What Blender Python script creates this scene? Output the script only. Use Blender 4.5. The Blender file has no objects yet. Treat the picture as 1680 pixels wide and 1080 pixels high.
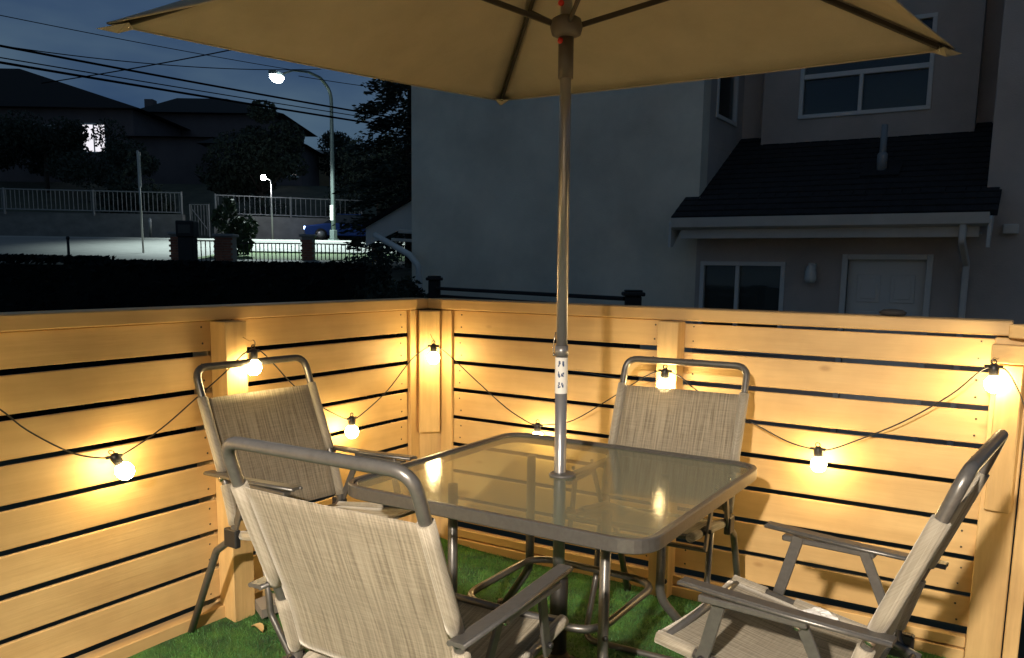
import bpy, bmesh, math, random
from mathutils import Vector, Matrix
from math import radians, sin, cos, pi

S = bpy.context.scene
C = S.collection
rnd = random.Random(7)

# ------------------------------------------------------------------ camera
YAW, PITCH, ROLL = 0.553761, 0.144249, 0.0144292
FR = Vector((-sin(YAW), cos(YAW), 0)); RT = Vector((cos(YAW), sin(YAW), 0)); ZU = Vector((0, 0, 1))
fwd = cos(PITCH) * FR - sin(PITCH) * ZU
up = sin(PITCH) * FR + cos(PITCH) * ZU
r_ = cos(ROLL) * RT + sin(ROLL) * up
u_ = -sin(ROLL) * RT + cos(ROLL) * up
cam = bpy.data.cameras.new('camera'); cob = bpy.data.objects.new('camera', cam); C.objects.link(cob)
CAM = Vector((2.575, -3.343, 1.4))
cob.matrix_world = Matrix(((r_.x, u_.x, -fwd.x, CAM.x), (r_.y, u_.y, -fwd.y, CAM.y), (r_.z, u_.z, -fwd.z, CAM.z), (0, 0, 0, 1)))
cam.sensor_width = 36; cam.lens = 1375.08 * 36 / 1680; cam.shift_y = 99.02 / 1680
cam.clip_start = 0.05; cam.clip_end = 2000
S.camera = cob

# ------------------------------------------------------------------ night sky
W = bpy.data.worlds.new('World'); S.world = W; W.use_nodes = True
nt = W.node_tree; nt.nodes.clear()
out = nt.nodes.new('ShaderNodeOutputWorld'); bg = nt.nodes.new('ShaderNodeBackground')
sky = nt.nodes.new('ShaderNodeTexSky'); sky.sky_type = 'NISHITA'; sky.sun_disc = False
sky.sun_elevation = radians(3.0); sky.sun_rotation = radians(150); sky.air_density = 1.0; sky.dust_density = 0.3; sky.ozone_density = 4.0
tc = nt.nodes.new('ShaderNodeTexCoord'); mp = nt.nodes.new('ShaderNodeMapping'); mp.inputs['Scale'].default_value = (1.6, 1.6, 5.0)
nz = nt.nodes.new('ShaderNodeTexNoise'); nz.inputs['Scale'].default_value = 1.7; nz.inputs['Detail'].default_value = 5; nz.inputs['Roughness'].default_value = .5
cr = nt.nodes.new('ShaderNodeValToRGB')
cr.color_ramp.elements[0].position = .36; cr.color_ramp.elements[0].color = (.010, .019, .038, 1)
cr.color_ramp.elements[1].position = .66; cr.color_ramp.elements[1].color = (.034, .052, .064, 1)
mx = nt.nodes.new('ShaderNodeMixRGB'); mx.blend_type = 'MIX'; mx.inputs[0].default_value = .90
dk = nt.nodes.new('ShaderNodeMixRGB'); dk.blend_type = 'MULTIPLY'; dk.inputs[0].default_value = 1; dk.inputs[2].default_value = (.03, .045, .07, 1)
nt.links.new(tc.outputs['Generated'], mp.inputs[0]); nt.links.new(mp.outputs[0], nz.inputs['Vector'])
nt.links.new(nz.outputs['Fac'], cr.inputs[0])
nt.links.new(sky.outputs[0], dk.inputs[1]); nt.links.new(dk.outputs[0], mx.inputs[1]); nt.links.new(cr.outputs[0], mx.inputs[2])
nt.links.new(mx.outputs[0], bg.inputs[0]); bg.inputs[1].default_value = 2.6
nt.links.new(bg.outputs[0], out.inputs[0])
S.view_settings.view_transform = 'Standard'; S.view_settings.look = 'None'
S.view_settings.exposure = 0.0; S.view_settings.gamma = 1.0
S.render.engine = 'CYCLES'
S.cycles.use_denoising = True
S.cycles.max_bounces = 8; S.cycles.transparent_max_bounces = 16
S.cycles.sample_clamp_indirect = 4.0; S.cycles.caustics_reflective = False; S.cycles.caustics_refractive = False

# strengths of the lamps the place has
BULB = 112.0        # string light globes
PORCH = 1200.0      # hooded porch downlight on the house behind the camera (spot, watts)
STREET = 45.0    # street lamp lens

# ------------------------------------------------------------------ materials
def mat(name, col, rough=.6, metal=0.0, noise=None, bump=None, spec=None, emit=None, estr=0, vary=0, tint=None):
    m = bpy.data.materials.new(name); m.use_nodes = True
    n = m.node_tree.nodes; l = m.node_tree.links; b = n['Principled BSDF']
    b.inputs['Base Color'].default_value = (*col, 1); b.inputs['Roughness'].default_value = rough; b.inputs['Metallic'].default_value = metal
    if spec is not None: b.inputs['Specular IOR Level'].default_value = spec
    if emit: b.inputs['Emission Color'].default_value = (*emit, 1); b.inputs['Emission Strength'].default_value = estr
    t = n.new('ShaderNodeTexCoord')
    colout = None
    if noise:   # (scale xyz, amount lo, hi)
        sc, lo, hi = noise
        mpn = n.new('ShaderNodeMapping'); mpn.inputs['Scale'].default_value = sc
        nn = n.new('ShaderNodeTexNoise'); nn.inputs['Scale'].default_value = 1; nn.inputs['Detail'].default_value = 6; nn.inputs['Roughness'].default_value = .62
        rp = n.new('ShaderNodeValToRGB'); rp.color_ramp.elements[0].position = .3; rp.color_ramp.elements[1].position = .7
        c2 = tint or col
        rp.color_ramp.elements[0].color = (*[c * lo for c in c2], 1); rp.color_ramp.elements[1].color = (*[c * hi for c in col], 1)
        l.new(t.outputs['Object'], mpn.inputs[0])
        if vary:
            oi = n.new('ShaderNodeObjectInfo'); vm = n.new('ShaderNodeVectorMath'); vm.operation = 'SCALE'
            cx = n.new('ShaderNodeCombineXYZ'); l.new(oi.outputs['Random'], cx.inputs[0]); l.new(oi.outputs['Random'], cx.inputs[1]); l.new(oi.outputs['Random'], cx.inputs[2])
            l.new(cx.outputs[0], vm.inputs[0]); vm.inputs['Scale'].default_value = 37.0
            l.new(vm.outputs[0], mpn.inputs['Location'])
        l.new(mpn.outputs[0], nn.inputs['Vector']); l.new(nn.outputs['Fac'], rp.inputs[0]); colout = rp.outputs[0]
        if vary:
            hs = n.new('ShaderNodeHueSaturation'); ma = n.new('ShaderNodeMapRange')
            ma.inputs['To Min'].default_value = 1 - vary; ma.inputs['To Max'].default_value = 1 + vary
            l.new(oi.outputs['Random'], ma.inputs[0]); l.new(ma.outputs[0], hs.inputs['Value']); l.new(colout, hs.inputs['Color']); colout = hs.outputs[0]
        if name.startswith('fence_wood'):
            ax = 'xyz'.index(name[-1]); ks = [2.2, 2.2, 2.2]; ks[ax] = 1.1
            mk = n.new('ShaderNodeMapping'); mk.inputs['Scale'].default_value = ks; l.new(t.outputs['Object'], mk.inputs[0]); l.new(vm.outputs[0], mk.inputs['Location'])
            vo = n.new('ShaderNodeTexVoronoi'); vo.inputs['Scale'].default_value = 2.6; l.new(mk.outputs[0], vo.inputs['Vector'])
            kr = n.new('ShaderNodeValToRGB'); kr.color_ramp.elements[0].position = .03; kr.color_ramp.elements[0].color = (.45, .33, .25, 1); kr.color_ramp.elements[1].position = .085; kr.color_ramp.elements[1].color = (1, 1, 1, 1)
            l.new(vo.outputs['Distance'], kr.inputs[0]); km = n.new('ShaderNodeMixRGB'); km.blend_type = 'MULTIPLY'; km.inputs[0].default_value = .5; l.new(colout, km.inputs[1]); l.new(kr.outputs[0], km.inputs[2])
            bl = n.new('ShaderNodeTexNoise'); bl.inputs['Scale'].default_value = 3.5; bl.inputs['Detail'].default_value = 4; l.new(t.outputs['Object'], bl.inputs['Vector'])
            br = n.new('ShaderNodeValToRGB'); br.color_ramp.elements[0].position = .35; br.color_ramp.elements[0].color = (.80, .76, .74, 1); br.color_ramp.elements[1].position = .6; br.color_ramp.elements[1].color = (1, 1, 1, 1)
            l.new(bl.outputs['Fac'], br.inputs[0]); kb = n.new('ShaderNodeMixRGB'); kb.blend_type = 'MULTIPLY'; kb.inputs[0].default_value = .8; l.new(km.outputs[0], kb.inputs[1]); l.new(br.outputs[0], kb.inputs[2]); colout = kb.outputs[0]
        l.new(colout, b.inputs['Base Color'])
    if bump:
        sc, st = bump
        mpb = n.new('ShaderNodeMapping'); mpb.inputs['Scale'].default_value = sc
        nb = n.new('ShaderNodeTexNoise'); nb.inputs['Scale'].default_value = 1; nb.inputs['Detail'].default_value = 5
        bp = n.new('ShaderNodeBump'); bp.inputs['Strength'].default_value = st; bp.inputs['Distance'].default_value = .01
        l.new(t.outputs['Object'], mpb.inputs[0]); l.new(mpb.outputs[0], nb.inputs['Vector']); l.new(nb.outputs['Fac'], bp.inputs['Height']); l.new(bp.outputs[0], b.inputs['Normal'])
    return m

WOODC = (.72, .495, .22)
M = {}
M['wood_x'] = mat('fence_wood_x', WOODC, .55, noise=((1.1, 9, 16), .88, 1.05), bump=((4, 90, 90), .10), vary=.10, tint=(.70, .455, .19))
M['wood_y'] = mat('fence_wood_y', WOODC, .55, noise=((9, 1.1, 16), .88, 1.05), bump=((90, 4, 90), .10), vary=.10, tint=(.70, .455, .19))
M['wood_z'] = mat('fence_wood_z', WOODC, .55, noise=((14, 14, 1.1), .76, 1.1), bump=((90, 90, 4), .25), vary=.07, tint=(.70, .455, .19))
M['deck'] = mat('deck_plank', (.30, .22, .14), .7, noise=((2, 40, 40), .6, 1.2), bump=((6, 90, 90), .3), vary=.1)
M['metal'] = mat('chair_metal', (.155, .15, .142), .34, .55, noise=((60, 60, 60), .85, 1.1), bump=((700, 700, 700), .03))
M['metal_dark'] = mat('dark_metal', (.055, .052, .05), .4, .5)
M['chrome'] = mat('bright_bolt', (.7, .68, .64), .22, 1)
M['pole'] = mat('umbrella_pole', (.30, .30, .31), .32, .6, bump=((500, 500, 60), .04))
M['canopy_rib'] = mat('umbrella_rib', (.045, .038, .032), .5, .3)
M['hub'] = mat('umbrella_hub', (.10, .085, .075), .5)
M['red'] = mat('red_plastic', (.6, .03, .02), .4)
M['label'] = mat('sticker_white', (.78, .77, .74), .45)
M['ink'] = mat('sticker_ink', (.06, .10, .20), .6)
M['black_plastic'] = mat('black_plastic', (.02, .02, .022), .42)
M['cable'] = mat('light_cable', (.03, .028, .026), .5)
M['collar'] = mat('collar', (.10, .095, .09), .4)
M['concrete'] = mat('concrete', (.25, .25, .25), .85, noise=((6, 6, 6), .8, 1.15), bump=((40, 40, 40), .3))
M['tissue'] = mat('tissue', (.82, .82, .80), .8)
M['leaf_dry'] = mat('dry_leaf', (.50, .36, .16), .8)
M['grey_wood'] = mat('grey_wood', (.24, .22, .20), .7)
M['stucco'] = mat('stucco', (.80, .74, .62), .9, noise=((.9, .9, .9), .74, 1.06), bump=((60, 60, 60), .5))
M['stucco2'] = mat('stucco_brown', (.50, .45, .42), .9, noise=((1.1, 1.1, 1.1), .76, 1.06), bump=((60, 60, 60), .5))
M['trim'] = mat('white_trim', (.62, .62, .60), .55, noise=((3, 3, 3), .9, 1.04))
M['vinyl'] = mat('white_vinyl', (.66, .67, .66), .4)
M['shingle'] = mat('roof_shingle', (.009, .009, .012), .9, noise=((9, 9, 9), .5, 1.6), bump=((70, 70, 70), .6))
M['pipe'] = mat('grey_pipe', (.22, .24, .26), .5)
M['asphalt'] = mat('asphalt', (.16, .165, .155), .85, noise=((2, 2, 2), .85, 1.12), bump=((20, 20, 20), .3))
M['soil'] = mat('ground', (.05, .055, .035), .95, noise=((.9, .9, .9), .6, 1.3), bump=((6, 6, 6), .5))
M['grass_far'] = mat('grass', (.055, .10, .02), .9, noise=((3, 3, 3), .6, 1.5), bump=((30, 30, 30), .8))
M['kerb'] = mat('kerb', (.4, .4, .38), .8)
M['brick'] = mat('brick', (.30, .12, .075), .85, noise=((8, 8, 14), .7, 1.2), vary=.15)
M['mortar'] = mat('mortar', (.26, .24, .22), .9)
M['iron'] = mat('iron', (.018, .018, .02), .8)
M['wire'] = mat('overhead_wire', (.008, .008, .01), .95, spec=0.0)
M['rail_white'] = mat('rail_white', (.22, .23, .23), .5)
M['block'] = mat('wall_block', (.20, .20, .19), .9, noise=((1.2, 1.2, 2), .7, 1.15), bump=((12, 12, 12), .4))
M['foliage'] = mat('foliage', (.032, .052, .022), .7, noise=((2.2, 2.2, 2.2), .5, 1.6))
M['foliage_dark'] = mat('foliage_dark', (.018, .030, .020), .8, noise=((2, 2, 2), .5, 1.5))
M['hedge'] = mat('hedge_leaf', (.008, .012, .012), .9, noise=((2, 2, 2), .6, 1.4), spec=.1)
M['bark'] = mat('bark', (.05, .04, .032), .9, bump=((20, 20, 5), .6))
M['far_wall'] = mat('far_wall', (.13, .11, .115), .9, noise=((.6, .6, .6), .8, 1.1))
M['far_wall2'] = mat('far_wall_tan', (.42, .34, .22), .9, noise=((.6, .6, .6), .8, 1.1))
M['far_roof'] = mat('far_roof', (.005, .005, .007), 1.0, bump=((4, 4, 4), .4))
M['far_glass'] = mat('far_glass', (.03, .035, .045), .15)
M['steel_lamp'] = mat('lamp_steel', (.16, .20, .19), .5, .6)
M['galv'] = mat('galvanised', (.45, .44, .42), .45, .6)
M['car'] = mat('car_paint', (.022, .065, .28), .3, .3)
M['tyre'] = mat('tyre', (.02, .02, .02), .8)
M['blind'] = mat('closed_blind', (.20, .205, .20), .5)

def emis(name, col, st):
    m = bpy.data.materials.new(name); m.use_nodes = True; n = m.node_tree.nodes
    n.remove(n['Principled BSDF']); e = n.new('ShaderNodeEmission'); e.inputs[0].default_value = (*col, 1); e.inputs[1].default_value = st
    m.node_tree.links.new(e.outputs[0], n['Material Output'].inputs[0]); return m
M['bulb'] = emis('lit_bulb', (1.0, .72, .32), BULB)
M['porch'] = emis('lit_porch_lens', (1.0, .86, .70), 30)
M['street'] = emis('lit_street_lens', (.80, .93, 1.0), STREET)
M['globe'] = emis('lit_park_globe', (.95, .95, 1.0), 260)
M['lit_win'] = emis('lit_window', (.95, .92, 1.0), 1.0)
M['lit_strip'] = emis('lit_room', (.95, .85, .85), 2.4)
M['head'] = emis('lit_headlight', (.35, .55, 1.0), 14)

def glassy(name, tint, dif, difc, rough=.04, bump=None, ior=1.5):
    """window or table glass: clear film of tint, some surface diffusion and a Fresnel sheen"""
    m = bpy.data.materials.new(name); m.use_nodes = True; n = m.node_tree.nodes; l = m.node_tree.links; n.remove(n['Principled BSDF'])
    tr = n.new('ShaderNodeBsdfTransparent'); tr.inputs[0].default_value = (*tint, 1)
    di = n.new('ShaderNodeBsdfDiffuse'); di.inputs[0].default_value = (*difc, 1)
    gl = n.new('ShaderNodeBsdfGlossy'); gl.inputs['Roughness'].default_value = rough
    m1 = n.new('ShaderNodeMixShader'); m1.inputs[0].default_value = dif
    l.new(tr.outputs[0], m1.inputs[1]); l.new(di.outputs[0], m1.inputs[2])
    fr = n.new('ShaderNodeFresnel'); fr.inputs[0].default_value = ior
    m2 = n.new('ShaderNodeMixShader'); l.new(fr.outputs[0], m2.inputs[0]); l.new(m1.outputs[0], m2.inputs[1]); l.new(gl.outputs[0], m2.inputs[2])
    if bump:
        t = n.new('ShaderNodeTexCoord'); nn = n.new('ShaderNodeTexNoise'); nn.inputs['Scale'].default_value = bump[0]; nn.inputs['Detail'].default_value = 3
        b = n.new('ShaderNodeBump'); b.inputs['Strength'].default_value = bump[1]; b.inputs['Distance'].default_value = .004
        l.new(t.outputs['Object'], nn.inputs['Vector']); l.new(nn.outputs['Fac'], b.inputs['Height']); l.new(b.outputs[0], gl.inputs['Normal']); l.new(b.outputs[0], fr.inputs['Normal'])
    l.new(m2.outputs[0], n['Material Output'].inputs[0]); return m
M['table_glass'] = glassy('table_glass', (.70, .80, .66), .42, (.38, .41, .29), .085, (110, .10), 1.8)
M['pane'] = glassy('window_pane', (.75, .8, .8), .04, (.3, .3, .3), .02)

def sling_mat(name, axis_along, c1, c2, holes=.12):
    """woven mesh: threads along the chair with streaks, cross threads, small see-through holes, a bit of light through"""
    m = bpy.data.materials.new(name); m.use_nodes = True; n = m.node_tree.nodes; l = m.node_tree.links; b = n['Principled BSDF']
    uv = n.new('ShaderNodeUVMap')
    def noise(sc, det=3):
        mp = n.new('ShaderNodeMapping'); mp.inputs['Scale'].default_value = sc; nn = n.new('ShaderNodeTexNoise'); nn.inputs['Scale'].default_value = 1; nn.inputs['Detail'].default_value = det
        l.new(uv.outputs[0], mp.inputs[0]); l.new(mp.outputs[0], nn.inputs['Vector']); return nn
    n1 = noise((170, 5, 1)); n2 = noise((14, 260, 1)); n3 = noise((3, 3, 1), 2)
    a = n.new('ShaderNodeMath'); a.operation = 'MULTIPLY'; a.inputs[1].default_value = .72; l.new(n1.outputs['Fac'], a.inputs[0])
    a2 = n.new('ShaderNodeMath'); a2.operation = 'MULTIPLY_ADD'; a2.inputs[1].default_value = .28; l.new(n2.outputs['Fac'], a2.inputs[0]); l.new(a.outputs[0], a2.inputs[2])
    rp = n.new('ShaderNodeValToRGB'); rp.color_ramp.elements[0].position = .36; rp.color_ramp.elements[0].color = (*c1, 1)
    rp.color_ramp.elements[1].position = .62; rp.color_ramp.elements[1].color = (*c2, 1); l.new(a2.outputs[0], rp.inputs[0])
    mm = n.new('ShaderNodeMixRGB'); mm.blend_type = 'MULTIPLY'; mm.inputs[0].default_value = .35; l.new(rp.outputs[0], mm.inputs[1]); l.new(n3.outputs['Fac'], mm.inputs[2])
    l.new(mm.outputs[0], b.inputs['Base Color']); b.inputs['Roughness'].default_value = .75; b.inputs['Sheen Weight'].default_value = .6; b.inputs['Sheen Roughness'].default_value = .45; b.inputs['Sheen Tint'].default_value = (.9, .85, .75, 1)
    bp = n.new('ShaderNodeBump'); bp.inputs['Strength'].default_value = .5; bp.inputs['Distance'].default_value = .002; l.new(a2.outputs[0], bp.inputs['Height']); l.new(bp.outputs[0], b.inputs['Normal'])
    tl = n.new('ShaderNodeBsdfTranslucent'); l.new(mm.outputs[0], tl.inputs[0]); tp = n.new('ShaderNodeBsdfTransparent')
    x1 = n.new('ShaderNodeMixShader'); x1.inputs[0].default_value = .22; l.new(b.outputs[0], x1.inputs[1]); l.new(tl.outputs[0], x1.inputs[2])
    x2 = n.new('ShaderNodeMixShader'); x2.inputs[0].default_value = holes; l.new(x1.outputs[0], x2.inputs[1]); l.new(tp.outputs[0], x2.inputs[2])
    l.new(x2.outputs[0], n['Material Output'].inputs[0]); return m
M['sling'] = sling_mat('sling_mesh', 1, (.24, .205, .145), (.52, .46, .35), .09)
M['sleeve'] = sling_mat('sling_sleeve', 1, (.34, .30, .23), (.60, .54, .43), 0.0)

def canopy_mat():
    m = mat('canopy_cloth', (.44, .395, .31), .85, noise=((5, 5, 5), .86, 1.05), bump=((260, 260, 260), .25))
    n = m.node_tree.nodes; l = m.node_tree.links; b = n['Principled BSDF']
    tl = n.new('ShaderNodeBsdfTranslucent'); tl.inputs[0].default_value = (.5, .4, .24, 1); x = n.new('ShaderNodeMixShader'); x.inputs[0].default_value = .15
    l.new(b.outputs[0], x.inputs[1]); l.new(tl.outputs[0], x.inputs[2]); l.new(x.outputs[0], n['Material Output'].inputs[0]); return m
M['canopy'] = canopy_mat()

# ------------------------------------------------------------------ mesh helpers
class MB:
    def __init__(s): s.v = []; s.f = []; s.sm = []; s.uv = {}
    def add(s, vs, fs, smooth=False):
        o = len(s.v); s.v += [tuple(v) for v in vs]
        for f in fs: s.f.append([i + o for i in f]); s.sm.append(smooth)
        return o
    def box(s, lo, hi, c=0.0, mtx=None):
        x0, y0, z0 = lo; x1, y1, z1 = hi
        if c <= 0:
            vs = [(x0, y0, z0), (x1, y0, z0), (x1, y1, z0), (x0, y1, z0), (x0, y0, z1), (x1, y0, z1), (x1, y1, z1), (x0, y1, z1)]
            fs = [(0, 3, 2, 1), (4, 5, 6, 7), (0, 1, 5, 4), (1, 2, 6, 5), (2, 3, 7, 6), (3, 0, 4, 7)]
        else:   # chamfered box: 24 verts
            vs = []; key = {}
            X = (x0, x1); Y = (y0, y1); Z = (z0, z1)
            for i in (0, 1):
                for j in (0, 1):
                    for k in (0, 1):
                        sx = 1 - 2 * i; sy = 1 - 2 * j; sz = 1 - 2 * k
                        for ax in range(3):
                            p = [X[i], Y[j], Z[k]]
                            for q, sg in ((0, sx), (1, sy), (2, sz)):
                                if q != ax: p[q] += sg * c
                            key[(i, j, k, ax)] = len(vs); vs.append(p)
            fs = []
            for ax in range(3):
                for e in (0, 1):
                    idx = []
                    for (a, b) in ((0, 0), (1, 0), (1, 1), (0, 1)):
                        t = [0, 0, 0]; t[ax] = e; t[(ax + 1) % 3] = a; t[(ax + 2) % 3] = b
                        idx.append(key[(*t, ax)])
                    fs.append(idx if e else idx[::-1])
            for ax in range(3):     # edge bevels along axis ax
                o1, o2 = (ax + 1) % 3, (ax + 2) % 3
                for a in (0, 1):
                    for b in (0, 1):
                        t0 = [0, 0, 0]; t0[o1] = a; t0[o2] = b; t1 = list(t0); t1[ax] = 1
                        q = [key[(*t0, o1)], key[(*t1, o1)], key[(*t1, o2)], key[(*t0, o2)]]
                        fs.append(q if a == b else q[::-1])
            for i in (0, 1):
                for j in (0, 1):
                    for k in (0, 1):
                        q = [key[(i, j, k, 0)], key[(i, j, k, 1)], key[(i, j, k, 2)]]
                        fs.append(q if (i + j + k) % 2 else q[::-1])
        if mtx is not None: vs = [mtx @ Vector(v) for v in vs]
        s.add(vs, fs)
    def prism(s, poly, axis_vec, mtx=None):
        n = len(poly); a = Vector(axis_vec); vs = [Vector(p) for p in poly] + [Vector(p) + a for p in poly]
        if mtx is not None: vs = [mtx @ v for v in vs]
        s.add(vs, [list(range(n))[::-1], list(range(n, 2 * n))] + [(i, (i + 1) % n, (i + 1) % n + n, i + n) for i in range(n)])
    def tube(s, pts, r, seg=10, closed=False, cap=True, flat=None, upv=None):
        """sweep a round (or flat = (w, h) rectangular) section along pts"""
        P = [Vector(p) for p in pts]; n = len(P)
        T = []
        for i in range(n):
            a = P[(i - 1) % n] if (closed or i > 0) else P[i]; b = P[(i + 1) % n] if (closed or i < n - 1) else P[i]
            T.append((b - a).normalized())
        u = Vector(upv) if upv is not None else (Vector((0, 0, 1)) if abs(T[0].z) < .9 else Vector((1, 0, 0)))
        u = (u - u.dot(T[0]) * T[0]).normalized()
        rings = []
        for i in range(n):
            u = (u - u.dot(T[i]) * T[i]).normalized(); w = T[i].cross(u)
            rr = r[i] if isinstance(r, (list, tuple)) else r
            if flat:
                hw, hh = flat[0] / 2, flat[1] / 2; c = min(hw, hh) * .35
                sec = [(hw - c, hh), (hw, hh - c), (hw, -hh + c), (hw - c, -hh), (-hw + c, -hh), (-hw, -hh + c), (-hw, hh - c), (-hw + c, hh)]
                rings.append([P[i] + w * a + u * b for a, b in sec])
            else:
                rings.append([P[i] + (u * cos(2 * pi * k / seg) + w * sin(2 * pi * k / seg)) * rr for k in range(seg)])
        m = len(rings[0]); vs = [v for R in rings for v in R]; fs = []
        for i in range(n if closed else n - 1):
            j = (i + 1) % n
            for k in range(m): fs.append((i * m + k, i * m + (k + 1) % m, j * m + (k + 1) % m, j * m + k))
        if not closed and cap: fs += [list(range(m))[::-1], list(range((n - 1) * m, n * m))]
        o = len(s.f); s.add(vs, fs, not flat)
        if not closed and cap: s.sm[-1] = s.sm[-2] = False
    def lathe(s, prof, seg=16, mtx=None):
        """prof: list of (r, z)"""
        vs = []; fs = []
        for r, z in prof:
            for k in range(seg): vs.append(Vector((r * cos(2 * pi * k / seg), r * sin(2 * pi * k / seg), z)))
        for i in range(len(prof) - 1):
            for k in range(seg): fs.append((i * seg + k, i * seg + (k + 1) % seg, (i + 1) * seg + (k + 1) % seg, (i + 1) * seg + k))
        fs += [list(range(seg))[::-1], list(range((len(prof) - 1) * seg, len(prof) * seg))]
        if mtx is not None: vs = [mtx @ v for v in vs]
        s.add(vs, fs, True)
    def build(s, name, m, parent=None, loc=None, recalc=False):
        me = bpy.data.meshes.new(name); me.from_pydata(s.v, [], s.f)
        me.polygons.foreach_set('use_smooth', s.sm); me.materials.append(m); me.update()
        if recalc:
            bm = bmesh.new(); bm.from_mesh(me); bmesh.ops.recalc_face_normals(bm, faces=bm.faces); bm.to_mesh(me); bm.free()
        o = bpy.data.objects.new(name, me); C.objects.link(o)
        if parent: o.parent = parent
        if loc: o.location = loc
        return o

def fillet(pts, rad, n=5, closed=False):
    P = [Vector(p) for p in pts]; N = len(P); out = []
    for i in range(N):
        if not closed and i in (0, N - 1): out.append(P[i]); continue
        r = rad[i] if isinstance(rad, (list, tuple)) else rad
        a, b, c = P[(i - 1) % N], P[i], P[(i + 1) % N]
        d1, d2 = (a - b), (c - b); ang = d1.angle(d2)
        if r <= 0 or ang > pi - .02: out.append(b); continue
        L = min(r / math.tan(ang / 2), d1.length * .49, d2.length * .49)
        p, q = b + d1.normalized() * L, b + d2.normalized() * L
        for k in range(n + 1):
            t = k / n; out.append((1 - t) ** 2 * p + 2 * t * (1 - t) * b + t * t * q)
    return out

def tag(o, label=None, cat=None, group=None, kind=None):
    if label: o['label'] = label
    if cat: o['category'] = cat
    if group: o['group'] = group
    if kind: o['kind'] = kind
    return o
def thing(name, loc, label, cat, group=None, rz=0):
    o = bpy.data.objects.new(name, None); C.objects.link(o); o.location = loc; o.rotation_euler = (0, 0, rz); o.empty_display_size = .1
    return tag(o, label, cat, group)
def copy_tree(o, parent=None):
    c = o.copy(); C.objects.link(c); c.parent = parent
    for ch in kids.get(o.name, []): copy_tree_child(ch, c)
    return c
kids = {}
def dup(root, label=None, loc=None, rz=None):
    def rec(o, par):
        c = o.copy(); C.objects.link(c)
        if par is not None: c.parent = par
        for ch in [x for x in list(C.objects) if x.parent == o]: rec(ch, c)
        return c
    c = rec(root, None)
    if label: c['label'] = label
    if loc is not None: c.location = loc
    if rz is not None: c.rotation_euler = (0, 0, rz)
    return c
def WP(a, d, z):       # a metres right of the camera's heading, d metres along it
    return Vector((CAM.x, CAM.y, 0)) + RT * a + FR * d + ZU * z

# ================================================================== TERRAIN AND STREET
def terr(a, d):
    k = [(-60, -.62), (15, -.62), (19, .5), (25, 1.32), (28, 1.55), (40, 2.48), (42.5, 2.58), (45, 2.7), (48.6, 2.75), (52, 3.6), (66, 7.4), (90, 9.5), (300, 14), (1500, 18)]
    for (d0, z0), (d1, z1) in zip(k, k[1:]):
        if d <= d1: return z0 + (z1 - z0) * (d - d0) / (d1 - d0)
    return k[-1][1]
def sheet(name, m, As, Ds, dz, kind='structure', label=None):
    b = MB(); vs = []; fs = []
    for d in Ds:
        for a in As: vs.append(WP(a, d, terr(a, d) + dz))
    n = len(As)
    for i in range(len(Ds) - 1):
        for j in range(n - 1): fs.append((i * n + j, i * n + j + 1, (i + 1) * n + j + 1, (i + 1) * n + j))
    b.add(vs, fs, True); o = b.build(name, m); tag(o, kind=kind)
    return o
sheet('ground', M['soil'], [-900, -300, -100, -50, -30, -15, 0, 15, 30, 60, 200, 900], [-60, 15, 17, 19, 22, 25, 28, 32, 36, 40, 42.5, 45, 48.6, 52, 58, 66, 90, 150, 300, 700, 1500], 0)
sheet('road', M['asphalt'], [-120, -60, -30, -15, 0, 10, 30, 60], [25.2, 28, 31.4, 34, 37, 40], .004)
sheet('grass_verge', M['grass_far'], [-10.6, -9.6, -8, -4, 0, 8], [27.9, 29, 30, 31.2], .012)
sheet('grass_strip', M['grass_far'], [-60, -30, -10, 0, 8], [40.2, 41.2], .006)
b = MB()
for d0, aa, LL in ((31.2, -10.6, 20), (40.0, -120, 140)): b.prism([WP(aa, d0, terr(0, d0) - .1), WP(aa, d0 + .15, terr(0, d0) - .1), WP(aa, d0 + .15, terr(0, d0) + .07), WP(aa, d0, terr(0, d0) + .07)], RT * LL)
tag(b.build('kerb', M['kerb'], recalc=True), kind='structure')

# ------------------------------------------------------------------ foliage builder
def leaf_cloud(b, center, rad, n, size, seed, flat=.0):
    r = random.Random(seed); c = Vector(center)
    lumps = [(Vector((r.gauss(0, .45), r.gauss(0, .45), r.gauss(0, .45))), r.uniform(.35, .62)) for _ in range(9)]
    for _ in range(n):
        lc, lr = r.choice(lumps)
        v = Vector((r.gauss(0, 1), r.gauss(0, 1), r.gauss(0, 1))).normalized() * lr * (r.random() ** .35)
        p = lc + v; p = Vector((p.x * rad[0], p.y * rad[1], p.z * rad[2])) + c
        s_ = size * r.uniform(.5, 1.4); q = Vector((r.gauss(0, 1), r.gauss(0, 1), r.gauss(0, 1) * .7)).normalized(); w = q.orthogonal().normalized()
        w = (Matrix.Rotation(r.uniform(0, 6.28), 3, q) @ w); x = q.cross(w)
        b.add([p - w * s_, p + x * s_ * .45, p + w * s_, p - x * s_ * .45], [(0, 1, 2, 3)])
def limb_tubes(b, base, h, r0, seed, n=5, spread=.5):
    r = random.Random(seed); B = Vector(base)
    pts = [B + Vector((r.uniform(-.03, .03) * h * t, r.uniform(-.03, .03) * h * t, h * t)) for t in (0, .2, .4, .6, .8, 1)]
    b.tube(pts, [r0, r0 * .82, r0 * .68, r0 * .5, r0 * .33, r0 * .12], 8)
    for i in range(n):
        t = r.uniform(.35, .85); p = B + Vector((0, 0, h * t)); a = r.uniform(0, 6.28); L = h * spread * r.uniform(.5, 1) * (1.1 - t)
        q = p + Vector((cos(a) * L, sin(a) * L, L * .6)); m = (p + q) / 2 + Vector((0, 0, -.06 * L))
        b.tube([p, m, q], [r0 * .35, r0 * .22, r0 * .06], 6)
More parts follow.
